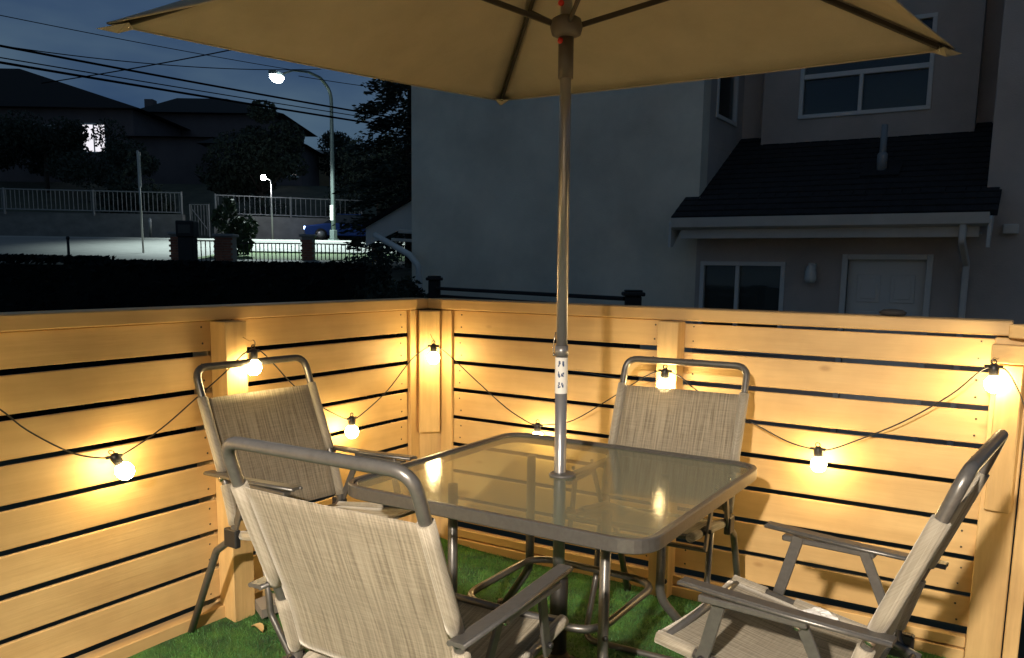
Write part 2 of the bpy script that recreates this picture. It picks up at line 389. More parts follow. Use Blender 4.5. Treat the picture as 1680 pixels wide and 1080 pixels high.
def tree(name, base, h, crowns, n, size, seed, label, m='foliage_dark', cat='tree', trunk_r=.2, group=None):
    t = thing(name, base, label, cat, group)
    b = MB(); limb_tubes(b, (0, 0, -.3), h * .85, trunk_r, seed); b.build('trunk', M['bark'], t)
    b = MB()
    for i, (c, rad, fr) in enumerate(crowns): leaf_cloud(b, c, rad, int(n * fr), size, seed * 31 + i)
    b.build('crown', M[m], t)
    return t

# conifers and broadleaf trees by the street; base points are where they stand
p = WP(-3.5, 24, terr(0, 24))
def conifer(base, h, r, seed, label, n=7000):
    t = thing('conifer_tree', base, label, 'tree'); b = MB(); b.tube([(0, 0, -.3), (0, 0, h * .5), (0, 0, h)], [r * .09, r * .05, .02], 8); b.build('trunk', M['bark'], t)
    rr = random.Random(seed); b = MB(); tiers = int(h / .55)
    for k in range(tiers):
        zt = h * (.08 + .9 * k / tiers); R = r * (1 - k / tiers) ** .75 * rr.uniform(.8, 1.12)
        nb = 9
        for j in range(nb):
            a = 6.283 * j / nb + rr.uniform(-.3, .3); L = R * rr.uniform(.65, 1.1)
            m_ = n // (tiers * nb)
            for q in range(m_):
                u = rr.random() ** .6; w = L * u; sp = .28 * L * (1 - u * .6)
                p = Vector((cos(a) * w + rr.uniform(-sp, sp), sin(a) * w + rr.uniform(-sp, sp), zt - .32 * w + rr.uniform(-.18, .12)))
                s_ = rr.uniform(.05, .13); d = Vector((cos(a) + rr.uniform(-.6, .6), sin(a) + rr.uniform(-.6, .6), rr.uniform(-.5, .25))).normalized(); x = d.orthogonal().normalized()
                x = Matrix.Rotation(rr.uniform(0, 6.28), 3, d) @ x
                b.add([p - d * s_, p + x * s_ * .35, p + d * s_, p - x * s_ * .35], [(0, 1, 2, 3)])
    b.build('crown', M['foliage_dark'], t); return t
conifer(WP(-3.05, 25.5, terr(0, 25.5)), 9.8, 2.75, 3, 'tall dark conifer against the sky at the left edge of the big stucco wall', 26000)
tree('broadleaf_tree', WP(-15.6, 53, terr(0, 53)), 6.6, [((-.6, 0, 3.0), (3.3, 3, 2.2), .6), ((.3, 0, 4.6), (2.2, 2, 1.6), .4)], 13000, .15, 11,
     'big dark rounded tree behind the white railing, right of the dark hip roofed house', trunk_r=.3)
tree('broadleaf_tree', WP(-14.2, 72, terr(0, 72)), 5.4, [((0, 0, 2.6), (2.6, 3, 1.9), 1)], 5200, .15, 12, 'low round tree behind the street lamp pole, above the tan lit house', trunk_r=.2)
tree('broadleaf_tree', WP(-8.0, 50.5, terr(0, 50.5)), 6.4, [((0, 0, 3.4), (2.4, 2.4, 2.6), .6), ((1.8, 0, 2.6), (2.2, 2, 2), .4)], 8000, .13, 13, 'bushy dark tree behind the blue car, right of the street lamp pole', 'foliage_dark', trunk_r=.18)
tree('broadleaf_tree', WP(-5.4, 46, terr(0, 46) - .2), 6.6, [((0, 0, 3.2), (1.6, 1.6, 2.7), 1)], 6000, .11, 14, 'narrow dark tree just left of the tall conifer', 'foliage_dark', trunk_r=.12)
tree('broadleaf_tree', WP(-26.5, 58, terr(0, 58)), 5.6, [((0, 0, 2.6), (4.4, 3, 2.0), .55), ((-5.2, 0, 3.9), (2.4, 2, 2.2), .45)], 9000, .14, 15, 'dark tree in front of the brown house, partly screening its lit window', trunk_r=.2)
tree('broadleaf_tree', WP(-33.8, 62, terr(0, 62)), 6.4, [((0, 0, 3.4), (4.2, 3, 1.9), .55), ((-4.4, 0, 3.0), (3.6, 3, 2.0), .45)], 9000, .15, 16, 'dark garden tree at the far left in front of the brown house', trunk_r=.2)
tree('garden_bush', WP(-21.5, 47.4, terr(0, 47.4) + .8), 3.4, [((0, 0, 1.3), (2.2, 1.2, 1.6), .5), ((2.9, 0, 1.0), (2.2, 1.0, 1.2), .5)], 2600, .16, 17, 'garden bush behind the white railing, right of the sign post', cat='bush', trunk_r=.06)
tree('garden_bush', WP(-9.75, 29.6, terr(0, 29.6)), 1.9, [((0, 0, .95), (.72, .7, 1.05), 1)], 2200, .09, 18, 'round dark bush behind the brick gate pillar and black iron fence', 'foliage', 'bush', .05)

# ------------------------------------------------------------------ houses on the hill
def house_box(b, a0, a1, d0, d1, z0, z1):
    vs = [WP(a0, d0, z0), WP(a1, d0, z0), WP(a1, d1, z0), WP(a0, d1, z0), WP(a0, d0, z1), WP(a1, d0, z1), WP(a1, d1, z1), WP(a0, d1, z1)]
    b.add(vs, [(0, 3, 2, 1), (4, 5, 6, 7), (0, 1, 5, 4), (1, 2, 6, 5), (2, 3, 7, 6), (3, 0, 4, 7)])
def hip(b, a0, a1, d0, d1, z0, z1, r0, r1, dm):
    vs = [WP(a0, d0, z0), WP(a1, d0, z0), WP(a1, d1, z0), WP(a0, d1, z0), WP(r0, dm, z1), WP(r1, dm, z1)]
    b.add(vs, [(0, 1, 5, 4), (1, 2, 5), (2, 3, 4, 5), (3, 0, 4), (0, 3, 2, 1)])
def far_window(parent, a0, a1, d, z0, z1, pane_m='far_glass', mull=1, fw=.12):
    f = MB(); 
    for (x0, x1, y0, y1) in ((a0, a1, z0, z0 + fw), (a0, a1, z1 - fw, z1), (a0, a0 + fw, z0 + fw, z1 - fw), (a1 - fw, a1, z0 + fw, z1 - fw)): house_box(f, x0, x1, d - .08, d - .01, y0, y1)
    for k in range(mull):
        x = a0 + (a1 - a0) * (k + 1) / (mull + 1); house_box(f, x - .05, x + .05, d - .07, d - .012, z0 + fw, z1 - fw)
    w = f.build('window', M['trim'], parent); g = MB(); house_box(g, a0 + fw, a1 - fw, d - .045, d - .015, z0 + fw, z1 - fw); g.build('pane', M[pane_m], w)
    return w
H0 = bpy.data.objects.new('tmp', None)
def house(name, label):
    o = bpy.data.objects.new(name, None); C.objects.link(o); tag(o, label, 'house', 'houses on the hill'); return o
h = house('hillside_house', 'brown house at far left with a long dark roof and one brightly lit window')
b = MB(); house_box(b, -58, -30.9, 70, 82, 7, 13.55); b.build('wall', M['far_wall'], h)
b = MB(); house_box(b, -30.4, -23.6, 68.5, 80, 7, 11.2); b.build('wall', M['far_wall'], h)
b = MB(); hip(b, -60, -30.0, 69.2, 83, 13.55, 17.9, -52, -43.2, 76); b.build('roof', M['far_roof'], h)
b = MB(); hip(b, -31.2, -22.6, 67.8, 81, 11.2, 12.1, -29, -25, 74); b.build('roof', M['far_roof'], h)
far_window(h, -35.1, -33.1, 70, 10.1, 12.45, 'lit_win', 1)
far_window(h, -43.4, -41.0, 70, 10.6, 12.3, 'far_glass', 1); far_window(h, -39.4, -37.2, 70, 10.6, 12.3, 'far_glass', 1)
h = house('hillside_house', 'dark hip roofed house with a small chimney in the middle of the skyline')
b = MB(); house_box(b, -34, -22.5, 80, 92, 8, 15.0); b.build('wall', M['far_wall'], h)
b = MB(); hip(b, -35.2, -21.2, 79.2, 93, 15.0, 17.5, -33.5, -28.6, 86); rf = b.build('roof', M['far_roof'], h)
b = MB(); house_box(b, -35.9, -35.1, 84, 85, 14.8, 17.0); b.build('chimney', M['far_wall'], rf)
h = house('hillside_house', 'tan walled low house lit from one side, right of the street lamp pole')
b = MB(); house_box(b, -18.5, -13.4, 75, 84, 7.5, 10.9); b.build('wall', M['far_wall2'], h)
b = MB(); house_box(b, -19.2, -12.8, 74.2, 84.6, 10.9, 11.2); b.build('roof', M['trim'], h)
far_window(h, -16.2, -15.0, 75, 8.3, 10.2, 'far_glass', 1)
h = house('hillside_house', 'dark house among trees with thin glowing window strips above the park lamp')
b = MB(); house_box(b, -23.6, -16.4, 66, 72, 6.5, 10.4); b.build('wall', M['far_wall'], h)
b = MB(); hip(b, -24.2, -15.8, 65.4, 72.6, 10.4, 11.8, -22.4, -19, 69); b.build('roof', M['far_roof'], h)
far_window(h, -17.7, -16.6, 66, 8.0, 9.3, 'lit_strip', 2, .2); far_window(h, -19.4, -18.6, 66, 8.2, 9.3, 'lit_strip', 1, .2); far_window(h, -21.6, -20.8, 66, 8.0, 9.2, 'lit_strip', 1, .2)

# ------------------------------------------------------------------ retaining wall, white railing, gate
def rail_run(name, a0, d0, z0, a1, d1, z1, hgt, label, step=.22, skip=()):
    t = bpy.data.objects.new(name, None); C.objects.link(t); t.location = WP(a0, d0, z0); tag(t, label, 'railing', 'white railings along the raised garden')
    L = math.hypot(a1 - a0, d1 - d0); n = int(L / step)
    off = WP(a0, d0, z0)
    def P(f, z): return WP(a0 + (a1 - a0) * f, d0 + (d1 - d0) * f, z0 + (z1 - z0) * f + z) - off
    for z in (.1, hgt):
        b = MB(); b.tube([P(0, z), P(1, z)], 0, flat=(.05, .06)); b.build('rail', M['rail_white'], t)
    pk = MB(); pk.box((-.014, -.014, .1), (.014, .014, hgt)); proto = pk.build('picket', M['rail_white'], t, P(.5 / n, 0))
    for i in range(1, min(n, 290)):
        c = proto.copy(); C.objects.link(c); c.parent = t; c.location = P((i + .5) / n, 0)
    pp = MB(); pp.box((-.04, -.04, -.15), (.04, .04, hgt + .06)); pr = pp.build('post', M['rail_white'], t, P(0, 0))
    k = max(2, int(L / 4.2))
    for i in range(1, k + 1):
        c = pr.copy(); C.objects.link(c); c.parent = t; c.location = P(i / k, 0)
    return t
b = MB(); b.prism([WP(-60, 43, 2.2), WP(-17.2, 44.2, 2.2), WP(-17.2, 44.6, 2.2), WP(-60, 43.4, 2.2)], (0, 0, 1.68))
tag(b.build('retaining_wall', M['block'], recalc=True), 'grey concrete retaining wall under the longer left white railing', 'wall')
b = MB(); b.prism([WP(-16.0, 45.4, 2.2), WP(-6, 49, 2.2), WP(-6, 49.4, 2.2), WP(-16.0, 45.8, 2.2)], (0, 0, 1.75))
tag(b.build('retaining_wall', M['block'], recalc=True), 'grey retaining wall behind the park lamp and the blue car', 'wall')
rail_run('garden_railing', -30.5, 43.4, 3.92, -17.25, 44.3, 3.88, 1.1, 'long white picket railing on the retaining wall left of the small gate')
rail_run('garden_railing', -15.95, 45.6, 3.95, -8.6, 48.2, 3.95, 1.05, 'white picket railing on the retaining wall right of the small gate', .26)
g = bpy.data.objects.new('garden_gate', None); C.objects.link(g); g.location = WP(-16.6, 45, 2.75); tag(g, 'small white framed gate between the two white railings', 'gate')
b = MB(); b.tube([RT * -.5, RT * -.5 + ZU * 1.7, RT * .5 + ZU * 1.7, RT * .5], 0, flat=(.07, .07)); b.build('gate_frame', M['rail_white'], g)
b = MB(); b.tube([RT * -.42 + ZU * 1.5, RT * .42 + ZU * .4], 0, flat=(.04, .04))
b.build('brace', M['rail_white'], g)
b = MB(); b.box((-.012, -.012, .1), (.012, .012, 1.66)); pr = b.build('picket', M['rail_white'], g, RT * -.4)
for i in range(1, 6):
    c = pr.copy(); C.objects.link(c); c.parent = g; c.location = RT * (-.4 + .16 * i)

# ------------------------------------------------------------------ lamps, sign post, car
t = thing('street_lamp', WP(-8.62, 40.6, terr(0, 40.6)), 'tall curved-arm street lamp with its white light switched on', 'street lamp')
hb = WP(-9.93, 36.2, 9.02) - t.location
b = MB(); pts = [Vector((0, 0, 0)), Vector((0, 0, 3)), Vector((0, 0, 5.4))]
arm = [Vector((0, 0, 5.6)), Vector((0, 0, 6.9)), hb * .22 + ZU * 5.75, hb * .45 + ZU * 4.05, hb * .72 + ZU * 2.05, hb * .93 + ZU * .58]
arm[2].z, arm[3].z, arm[4].z, arm[5].z = 7.30, 7.32, 7.12, 6.74
arm = fillet(arm, .9, 6)
b.tube(pts + arm, [.11, .10, .09] + [.085 - .045 * i / len(arm) for i in range(len(arm))], 12); b.build('pole', M['steel_lamp'], t)
b = MB(); b.box((-.2, -.2, 0), (.2, .2, .12), .02); b.box((-.13, -.13, .12), (.13, .13, .55), .02); b.build('base_plate', M['steel_lamp'], t)
b = MB(); b.box((-.08, -.04, 1.0), (.08, -.12, 1.7)); o = b.build('notice_plate', M['trim'], t)
hd = hb + ZU * .5; dirn = Vector((hb.x, hb.y, 0)).normalized(); sd = ZU.cross(dirn)
hz = 6.62
hc = Vector((hb.x, hb.y, hz))
b = MB(); b.prism([hc - dirn * .45 - sd * .09, hc + dirn * .35 - sd * .17, hc + dirn * .45, hc + dirn * .35 + sd * .17, hc - dirn * .45 + sd * .09], ZU * .14); hdo = b.build('lamp_head', M['steel_lamp'], t, recalc=True)
b = MB(); mt = Matrix.Translation(hc - ZU * .02) @ Matrix.Rotation(math.atan2(dirn.y, dirn.x), 4, 'Z') @ Matrix.Diagonal((1.9, 1.25, 1.3, 1))
b.lathe([(.05, -.19), (.13, -.16), (.19, -.07), (.20, 0)], 16, mt); b.build('lens', M['street'], hdo)
ld = bpy.data.lights.new('street_lamp_beam', 'SPOT'); ld.energy = 12500; ld.color = (.80, .95, .92); ld.spot_size = radians(120); ld.spot_blend = .5; ld.shadow_soft_size = .15
lo = bpy.data.objects.new('street_lamp_beam', ld); C.objects.link(lo); lo.parent = t; lo.location = hc - ZU * .35

t = thing('park_lamp', WP(-12.21, 43, terr(0, 43)), 'short lamp with a small glowing white head beside the retaining wall', 'lamp post')
b = MB(); b.tube([(0, 0, 0), (0, 0, 2.8)], [.05, .035], 8); b.build('pole', M['galv'], t)
b = MB(); e_ = -RT * .38; b.tube(fillet([Vector((0, 0, 2.7)), Vector((0, 0, 2.95)), e_ + ZU * 3.08], .15, 4), .03, 8); b.build('arm', M['galv'], t)
b = MB(); b.lathe([(.03, -.16), (.10, -.12), (.13, -.02), (.10, .07), (.03, .11)], 12, Matrix.Translation(e_ + ZU * 3.1)); b.build('lamp_globe', M['globe'], t)

t = thing('sign_post', WP(-13.19, 30.2, terr(0, 30.2)), 'thin pale metal sign post standing at the near kerb', 'post')
b = MB(); b.tube([(0, 0, 0), (-.06, 0, 3.55)], .035, 8); b.build('pole', M['galv'], t)
b = MB(); b.box((-.05, -.05, 2.3), (.03, .05, 3.5), .01); b.build('sign_edge', M['galv'], t)
t = thing('marker_post', WP(-11.55, 22, .9), 'short black marker post rising above the dark hedge', 'post')
b = MB(); b.tube([(0, 0, -.1), (0, 0, 1.08)], .035, 8); b.build('stake', M['iron'], t); b = MB(); b.lathe([(.045, 1.06), (.045, 1.12), (.02, 1.14)], 8); b.build('cap', M['iron'], t)
t = thing('bollard', WP(-18.2, 42.6, 2.58), 'small pale bollard in front of the retaining wall', 'bollard')
b = MB(); b.lathe([(.07, 0), (.07, .95), (.03, 1.02)], 10); b.build('body', M['galv'], t); b = MB(); b.lathe([(.075, .8), (.075, .88)], 10); b.build('band', M['trim'], t)

# car: seen three-quarter, nose to the left
car = thing('parked_car', WP(-9.25, 47.0, terr(0, 40) + .22), 'dark blue car parked behind the street lamp with a bluish glint on its nose', 'car', rz=YAW + radians(180 + 14))
prof = [(2.2, .25), (2.28, .55), (2.2, .78), (1.2, .92), (.55, 1.38), (-.9, 1.42), (-1.75, .98), (-2.2, .92), (-2.25, .5), (-2.15, .25)]
b = MB()
ys = [-.88, -.8, .8, .88]
def ring(y, inset, top): return [Vector((x * (1 - inset * .02), y, z if z < .95 else (.95 + (z - .95) * top))) for x, z in prof]
R_ = [ring(-.86, 1, 1), ring(-.9, 0, .0), ring(.9, 0, .0), ring(.86, 1, 1)]
body = [Vector((x, 0, min(z, .94))) for x, z in prof]
b.prism([Vector((x, -.88, min(z, .95))) for x, z in prof], (0, 1.76, 0)); bo = b.build('body', M['car'], car, recalc=True)
mo = bo.modifiers.new('bevel', 'BEVEL'); mo.width = .07; mo.segments = 3; mo.limit_method = 'ANGLE'
b = MB(); low = [(1.25, .93), (.5, 1.4), (-.9, 1.43), (-1.75, .95)]
vs = [Vector((x, -.80 if z < 1 else -.62, z)) for x, z in low] + [Vector((x, .80 if z < 1 else .62, z)) for x, z in low]
b.add(vs, [(0, 1, 2, 3), (7, 6, 5, 4), (0, 4, 5, 1), (1, 5, 6, 2), (2, 6, 7, 3)]); b.build('cabin_glass', M['far_glass'], car, recalc=True)
b = MB(); b.box((-.85, -.6, 1.415), (.5, .6, 1.45), .01); b.build('roof_panel', M['car'], car)
for x in (1.4, -1.4):
    for y in (-.86, .86):
        b = MB(); b.lathe([(.2, -.09), (.32, -.1), (.33, .1), (.2, .09)], 18, Matrix.Translation((x, y, .32)) @ Matrix.Rotation(pi / 2, 4, 'X')); w = b.build('wheel', M['tyre'], car)
        b = MB(); b.lathe([(.02, -.105), (.2, -.1), (.2, .1), (.02, .105)], 14, Matrix.Translation((x, y, .32)) @ Matrix.Rotation(pi / 2, 4, 'X')); b.build('rim', M['galv'], w)
for y in (-.62, .62):
    b = MB(); b.box((2.2, y - .2, .6), (2.30, y + .2, .74), .02); b.build('headlight', M['head'] if y > 0 else M['vinyl'], car)

# ------------------------------------------------------------------ brick pillars and black iron fence
def brick_pillar(a0, a1, d, z0, z1, label):
    w = a1 - a0; t = thing('brick_pillar', WP((a0 + a1) / 2, d, z0), label, 'pillar', 'brick pillars of the iron fence', rz=YAW)
    b = MB(); b.box((-w / 2 + .015, -w / 2 + .015, 0), (w / 2 - .015, w / 2 - .015, z1 - z0 - .06)); b.build('core', M['mortar'], t)
    b = MB(); b.box((-w / 2 - .05, -w / 2 - .05, z1 - z0 - .06), (w / 2 + .05, w / 2 + .05, z1 - z0 + .02), .015); b.build('cap', M['concrete'], t)
    bk = MB(); bk.box((-w / 4 + .008, -.02, 0), (w / 4 - .008, .02, .066)); proto = None
    rows = int((z1 - z0 - .08) / .078)
    for r in range(rows):
        for k in (0, 1):
            o = proto.copy() if proto else bk.build('brick', M['brick'], t)
            if proto: C.objects.link(o); o.parent = t
            proto = proto or o
            o.location = ((k - .5) * w / 2 + (.03 if r % 2 else -.03), -w / 2 + .005, .005 + r * .078)
    return t
brick_pillar(-10.44, -9.95, 26, 1.25, 2.3, 'brick pillar with a pale cap at the left end of the iron fence, red side lit')
brick_pillar(-9.15, -8.62, 26.2, 1.25, 2.27, 'second brick pillar from the left, right of the black letterbox column')
brick_pillar(-6.97, -6.58, 28, 1.35, 2.36, 'slim brick pillar in the iron fence, left of the street lamp foot')
brick_pillar(-4.68, -4.30, 28, 1.35, 2.12, 'brick pillar in the iron fence at the right end of the grass verge')
t = thing('letterbox_column', WP(-9.6, 25, 1.2), 'black boxy letterbox column beside the first brick pillar', 'letterbox', rz=YAW)
b = MB(); b.box((-.22, -.2, 0), (.22, .2, .95), .02); b.build('plinth', M['iron'], t); b = MB(); b.box((-.26, -.24, .95), (.26, .24, 1.42), .03); b.build('box', M['iron'], t)
b = MB(); b.box((-.18, -.25, 1.05), (.18, -.235, 1.3), .004); b.build('door', M['metal_dark'], t)
def iron_fence(a0, a1, d0, d1, z0, z1, h, label):
    t = bpy.data.objects.new('iron_fence', None); C.objects.link(t); o = WP(a0, d0, z0); t.location = o; tag(t, label, 'fence', 'black iron fences along the pavement')
    def P(f, z): return WP(a0 + (a1 - a0) * f, d0 + (d1 - d0) * f, z0 + (z1 - z0) * f + z) - o
    for z in (.08, h):
        b = MB(); b.tube([P(0, z), P(1, z)], 0, flat=(.035, .04)); b.build('rail', M['iron'], t)
    n = int(math.hypot(a1 - a0, d1 - d0) / .125); b = MB(); b.box((-.012, -.012, 0), (.012, .012, h)); pr = b.build('bar', M['iron'], t, P(.5 / n, 0))
    for i in range(1, n):
        c = pr.copy(); C.objects.link(c); c.parent = t; c.location = P((i + .5) / n, 0)
iron_fence(-8.6, -7.0, 26.8, 27.9, 1.38, 1.42, .66, 'short run of black iron fence left of the slim brick pillar')
iron_fence(-6.55, -4.7, 28, 28, 1.42, 1.42, .66, 'middle run of black iron fence in front of the bright grass verge')
iron_fence(-4.28, -2.2, 28, 27.6, 1.42, 1.42, .64, 'right run of black iron fence ending behind the white downpipe')
iron_fence(-9.93, -9.17, 26.0, 26.2, 1.3, 1.3, .78, 'tiny run of black iron fence between the first two brick pillars')

# ------------------------------------------------------------------ overhead cables
cabs = [((-17.6, 30, 9.71), (-12.3, 40, 10.57), -.1, .010, 'highest thin cable crossing the sky at the upper left'),
        ((-16.5, 28, 8.45), (-10.7, 36, 9.59), -.42, .011, 'sagging thin cable second from the top at left'),
        ((-16.5, 28, 8.25), (-6.2, 42, 8.62), -.12, .026, 'thick cable running right below the street lamp light'),
        ((-16.5, 28, 7.86), (-6.2, 42, 8.40), -.08, .013, 'thin cable just above the lowest thick cable'),
        ((-16.5, 28, 7.71), (-6.2, 42, 8.16), -.08, .028, 'lowest thick cable crossing in front of the hill houses'),
        ((-16.05, 33, 8.4), (-8.6, 29.3, 8.66), -.06, .014, 'cable climbing to the right across the other cables'),
        ((-9.47, 38, 9.51), (-5.5, 44, 10.2), -.08, .010, 'thin cable running right from the street lamp arm')]
for p0, p1, sag, r, lab in cabs:
    sc_ = .58; P0, P1 = [Vector((q[0] * sc_, q[1] * sc_, 1.4 + (q[2] - 1.4) * sc_)) for q in (p0, p1)]; r *= sc_ * 1.5; sag *= sc_; e = (P1 - P0) * .35; P0 = P0 - e; P1 = P1 + (e if p1[0] > -6.5 or p1[0] < -9 else e * .1)
    if lab.startswith('thin cable running right'): P0 = P0 + e
    if lab.startswith('highest'): P1 = P1
    b = MB(); pts = []
    for k in range(25):
        q = P0.lerp(P1, k / 24); pts.append(WP(q.x, q.y, q.z + 4 * sag * (k / 24) * (1 - k / 24) - 0 * sag))
    b.tube(pts, r, 6); tag(b.build('utility_cable', M['wire']), lab, 'cable', 'overhead cables')

# ================================================================== HEDGE, SHRUBS, DARK FENCE BEHIND THE DECK
b = MB(); hr = random.Random(5)
for k in range(15000):
    a = hr.uniform(-9.5, -1.75); face = hr.random()
    top = 1.45 if a < -4.8 else 1.41
    if face < .45: d, z = 9.0 + hr.gauss(0, .04), hr.uniform(-.6, top)
    else: d, z = hr.uniform(9.0, 10.3), top - abs(hr.gauss(0, .03))
    p = WP(a, d, z); s_ = hr.uniform(.02, .05); q = Vector((hr.gauss(0, 1), hr.gauss(0, 1), hr.gauss(0, 1))).normalized(); w = q.orthogonal().normalized() * s_; x = q.cross(w).normalized() * s_ * .55
    b.add([p - w, p + x, p + w, p - x], [(0, 1, 2, 3)])
hl = b.build('leaves', M['hedge'])
b = MB(); house_box(b, -9.5, -1.8, 9.06, 10.25, -.6, 1.36); tr_ = thing('clipped_hedge', WP(-5.5, 9.6, -.6), 'long flat-topped clipped dark hedge behind the left deck fence', 'hedge')
core = b.build('core', M['hedge'])
for o in (hl, core): o.parent = tr_; o.matrix_parent_inverse = Matrix.Translation(-tr_.location)
sp = [(-1.55, 9.6, 1.14, .34), (-1.42, 10.2, 1.06, .28), (-1.35, 10.6, 1.16, .26), (-1.80, 10.9, 1.34, .30)]
labs = ['leafy shrub right of the clipped hedge, nearest the deck fence', 'leafy shrub below the white gable, between two shrubs', 'small leafy shrub between the other shrubs left of the white downpipe foot',
        'paler leafy shrub top under the iron fence', 'low shrub in front of the square cap post by the downpipe']
for i, (a, d, z, r) in enumerate(sp):
    tree('leafy_shrub', WP(a, d, -.6), z + .6, [((0, 0, z + .6 - r * .9), (r * 1.3, r * 1.2, r * 1.1), .55), ((0, 0, (z + .6) * .5), (r * 1.4, r * 1.2, (z + .6) * .45), .45)], 4200, .03, 40 + i, labs[i], 'foliage_dark', 'shrub', .03, 'shrubs left of the stucco wall')
# black fence with square capped posts
t = bpy.data.objects.new('dark_fence', None); C.objects.link(t); t.location = WP(-1.03, 11, -.6); tag(t, 'low black garden fence with square capped posts at the foot of the stucco wall', 'fence'); o0 = t.location.copy()
def cap_post(a, d, z1):
    b = MB(); q = WP(a, d, -.6) - o0; mt = Matrix.Translation(q) @ Matrix.Rotation(YAW, 4, 'Z')
    b.box((-.075, -.075, 0), (.075, .075, z1 + .6 - .05), .01, mt); po = b.build('post', M['iron'], t)
    b = MB(); b.box((-.105, -.105, z1 + .55), (.105, .105, z1 + .59), .01, mt); b.box((-.085, -.085, z1 + .59), (.085, .085, z1 + .61), .01, mt); b.build('cap', M['iron'], po)
cap_post(-1.03, 11, 1.27); cap_post(1.18, 8.3, 1.19)
for i in range(9):
    b = MB(); z = -.5 + i * .182; P0 = WP(-.97, 10.93, z) - o0; P1 = WP(1.12, 8.37, z - .01) - o0; b.tube([P0, P1], 0, flat=(.03, .17)); b.build('rail_board', M['iron'], t)
b = MB(); P0 = WP(-.97, 10.93, 1.12) - o0; P1 = WP(1.12, 8.37, 1.11) - o0; b.tube([P0, P1], 0, flat=(.09, .04)); b.build('top_rail', M['iron'], t)

# ================================================================== NEIGHBOUR'S STUCCO HOUSE
N = bpy.data.objects.new('townhouse', None); C.objects.link(N); N.location = (-.9, 6.5, -.62); tag(N, 'large grey stucco townhouse behind the deck with a white door and a dark lean-to roof', 'house')
NI = Matrix.Translation(-Vector(N.location))
def npart(b, name, m, par=None, recalc=False):
    o = b.build(name, m, recalc=recalc)
    if par is None: o.parent = N; o.matrix_parent_inverse = NI
    else: o.parent = par        # a part's own world matrix is the identity here
    return o
# tall wall at left
b = MB(); b.box((-5.28, 6.5, -.7), (-.93, 6.75, 8.4)); npart(b, 'tall_wall', M['stucco'])
b = MB(); b.box((-5.28, 6.75, -.7), (-5.03, 14, 8.4)); npart(b, 'tall_wall', M['stucco'])
def wall_holes(name, m, x0, x1, z0, z1, y, th, holes):
    xs = sorted({x0, x1, *[h for H in holes for h in H[:2]]}); zs = sorted({z0, z1, *[h for H in holes for h in H[2:]]}); b = MB()
    for i in range(len(xs) - 1):
        for j in range(len(zs) - 1):
            cx, cz = (xs[i] + xs[i + 1]) / 2, (zs[j] + zs[j + 1]) / 2
            if any(H[0] < cx < H[1] and H[2] < cz < H[3] for H in holes): continue
            b.box((xs[i], y, zs[j]), (xs[i + 1], y + th, zs[j + 1]))
    return npart(b, name, m)
# ground floor wall with window and door openings
wall_holes('lower_wall', M['stucco2'], -.93, 2.07, -.7, 2.15, 6.5, .22, [(-.86, .12, .45, 1.50), (.80, 1.58, -.5, 1.545)])
b = MB(); b.box((2.07, 6.5, -.7), (5.6, 6.75, 8.4)); npart(b, 'right_wall', M['stucco2'])
b = MB(); b.box((-1.1, 6.75, 2.2), (-.93, 8.3, 2.898)); npart(b, 'side_wall', M['stucco2'])
# side wall of the recess with its window, recess back wall, bay
b = MB()
for (y0, y1, z0, z1) in ((6.75, 6.98, 2.9, 8.4), (6.98, 7.75, 2.9, 3.26), (6.98, 7.75, 4.6, 8.4), (7.75, 8.6, 2.9, 8.4)): b.box((-1.1, y0, z0), (-.93, y1, z1))
npart(b, 'side_wall', M['stucco2'])
b = MB(); b.box((-.93, 8.05, 2.7), (3, 8.3, 8.4)); npart(b, 'recess_wall', M['stucco2'])
wall_holes('bay_wall', M['stucco2'], -.6, 1.82, 2.98, 8.4, 7.8, .2, [(-.14, 1.34, 3.30, 4.35)])
b = MB(); b.box((2.07, 6.75, 2.2), (2.25, 8.3, 8.4)); npart(b, 'right_wall', M['stucco2'])
def window(x0, x1, z0, z1, y, vm=(), hm=(), fw=.05, panes=None, axis='y', name='window'):
    """frame bars + panes; axis 'y': faces -Y at y, axis 'x': faces +X at x=y"""
    b = MB(); d = .07
    def bx(u0, u1, w0, w1, o0, o1):
        if axis == 'y': b.box((u0, y + o0, w0), (u1, y + o1, w1), .004)
        else: b.box((y - o1, u0, w0), (y - o0, u1, w1), .004)
    bx(x0, x1, z0, z0 + fw, -.02, d); bx(x0, x1, z1 - fw, z1, -.02, d); bx(x0, x0 + fw, z0 + fw, z1 - fw, -.018, d); bx(x1 - fw, x1, z0 + fw, z1 - fw, -.018, d)
    zz = [z0 + fw] + [v for h_ in hm for v in (h_ - fw * .6, h_ + fw * .6)] + [z1 - fw]
    for h_ in hm: bx(x0 + fw, x1 - fw, h_ - fw * .6, h_ + fw * .6, -.012, d)
    for (v, za, zb) in vm: bx(v - fw * .45, v + fw * .45, za, zb, -.014, d)
    w = npart(b, name, M['vinyl'])
    for (u0, u1, w0, w1, mm) in panes:
        p_ = MB()
        if axis == 'y': p_.box((u0, y + .03, w0), (u1, y + .036, w1))
        else: p_.box((y - .036, u0, w0), (y - .03, u1, w1))
        npart(p_, 'pane', M['pane'], w)
        if mm:
            p_ = MB()
            if axis == 'y': p_.box((u0 - .02, y + .09, w0 - .02), (u1 + .02, y + .10, w1 + .02))
            else: p_.box((y - .10, u0 - .02, w0 - .02), (y - .09, u1 + .02, w1 + .02))
            npart(p_, 'blind', M[mm], w)
    return w
window(-.87, .13, .44, 1.51, 6.5, vm=((-.42, .49, 1.46),), panes=((-.82, -.44, .49, 1.46, 'blind'), (-.40, .08, .49, 1.46, 'blind')))
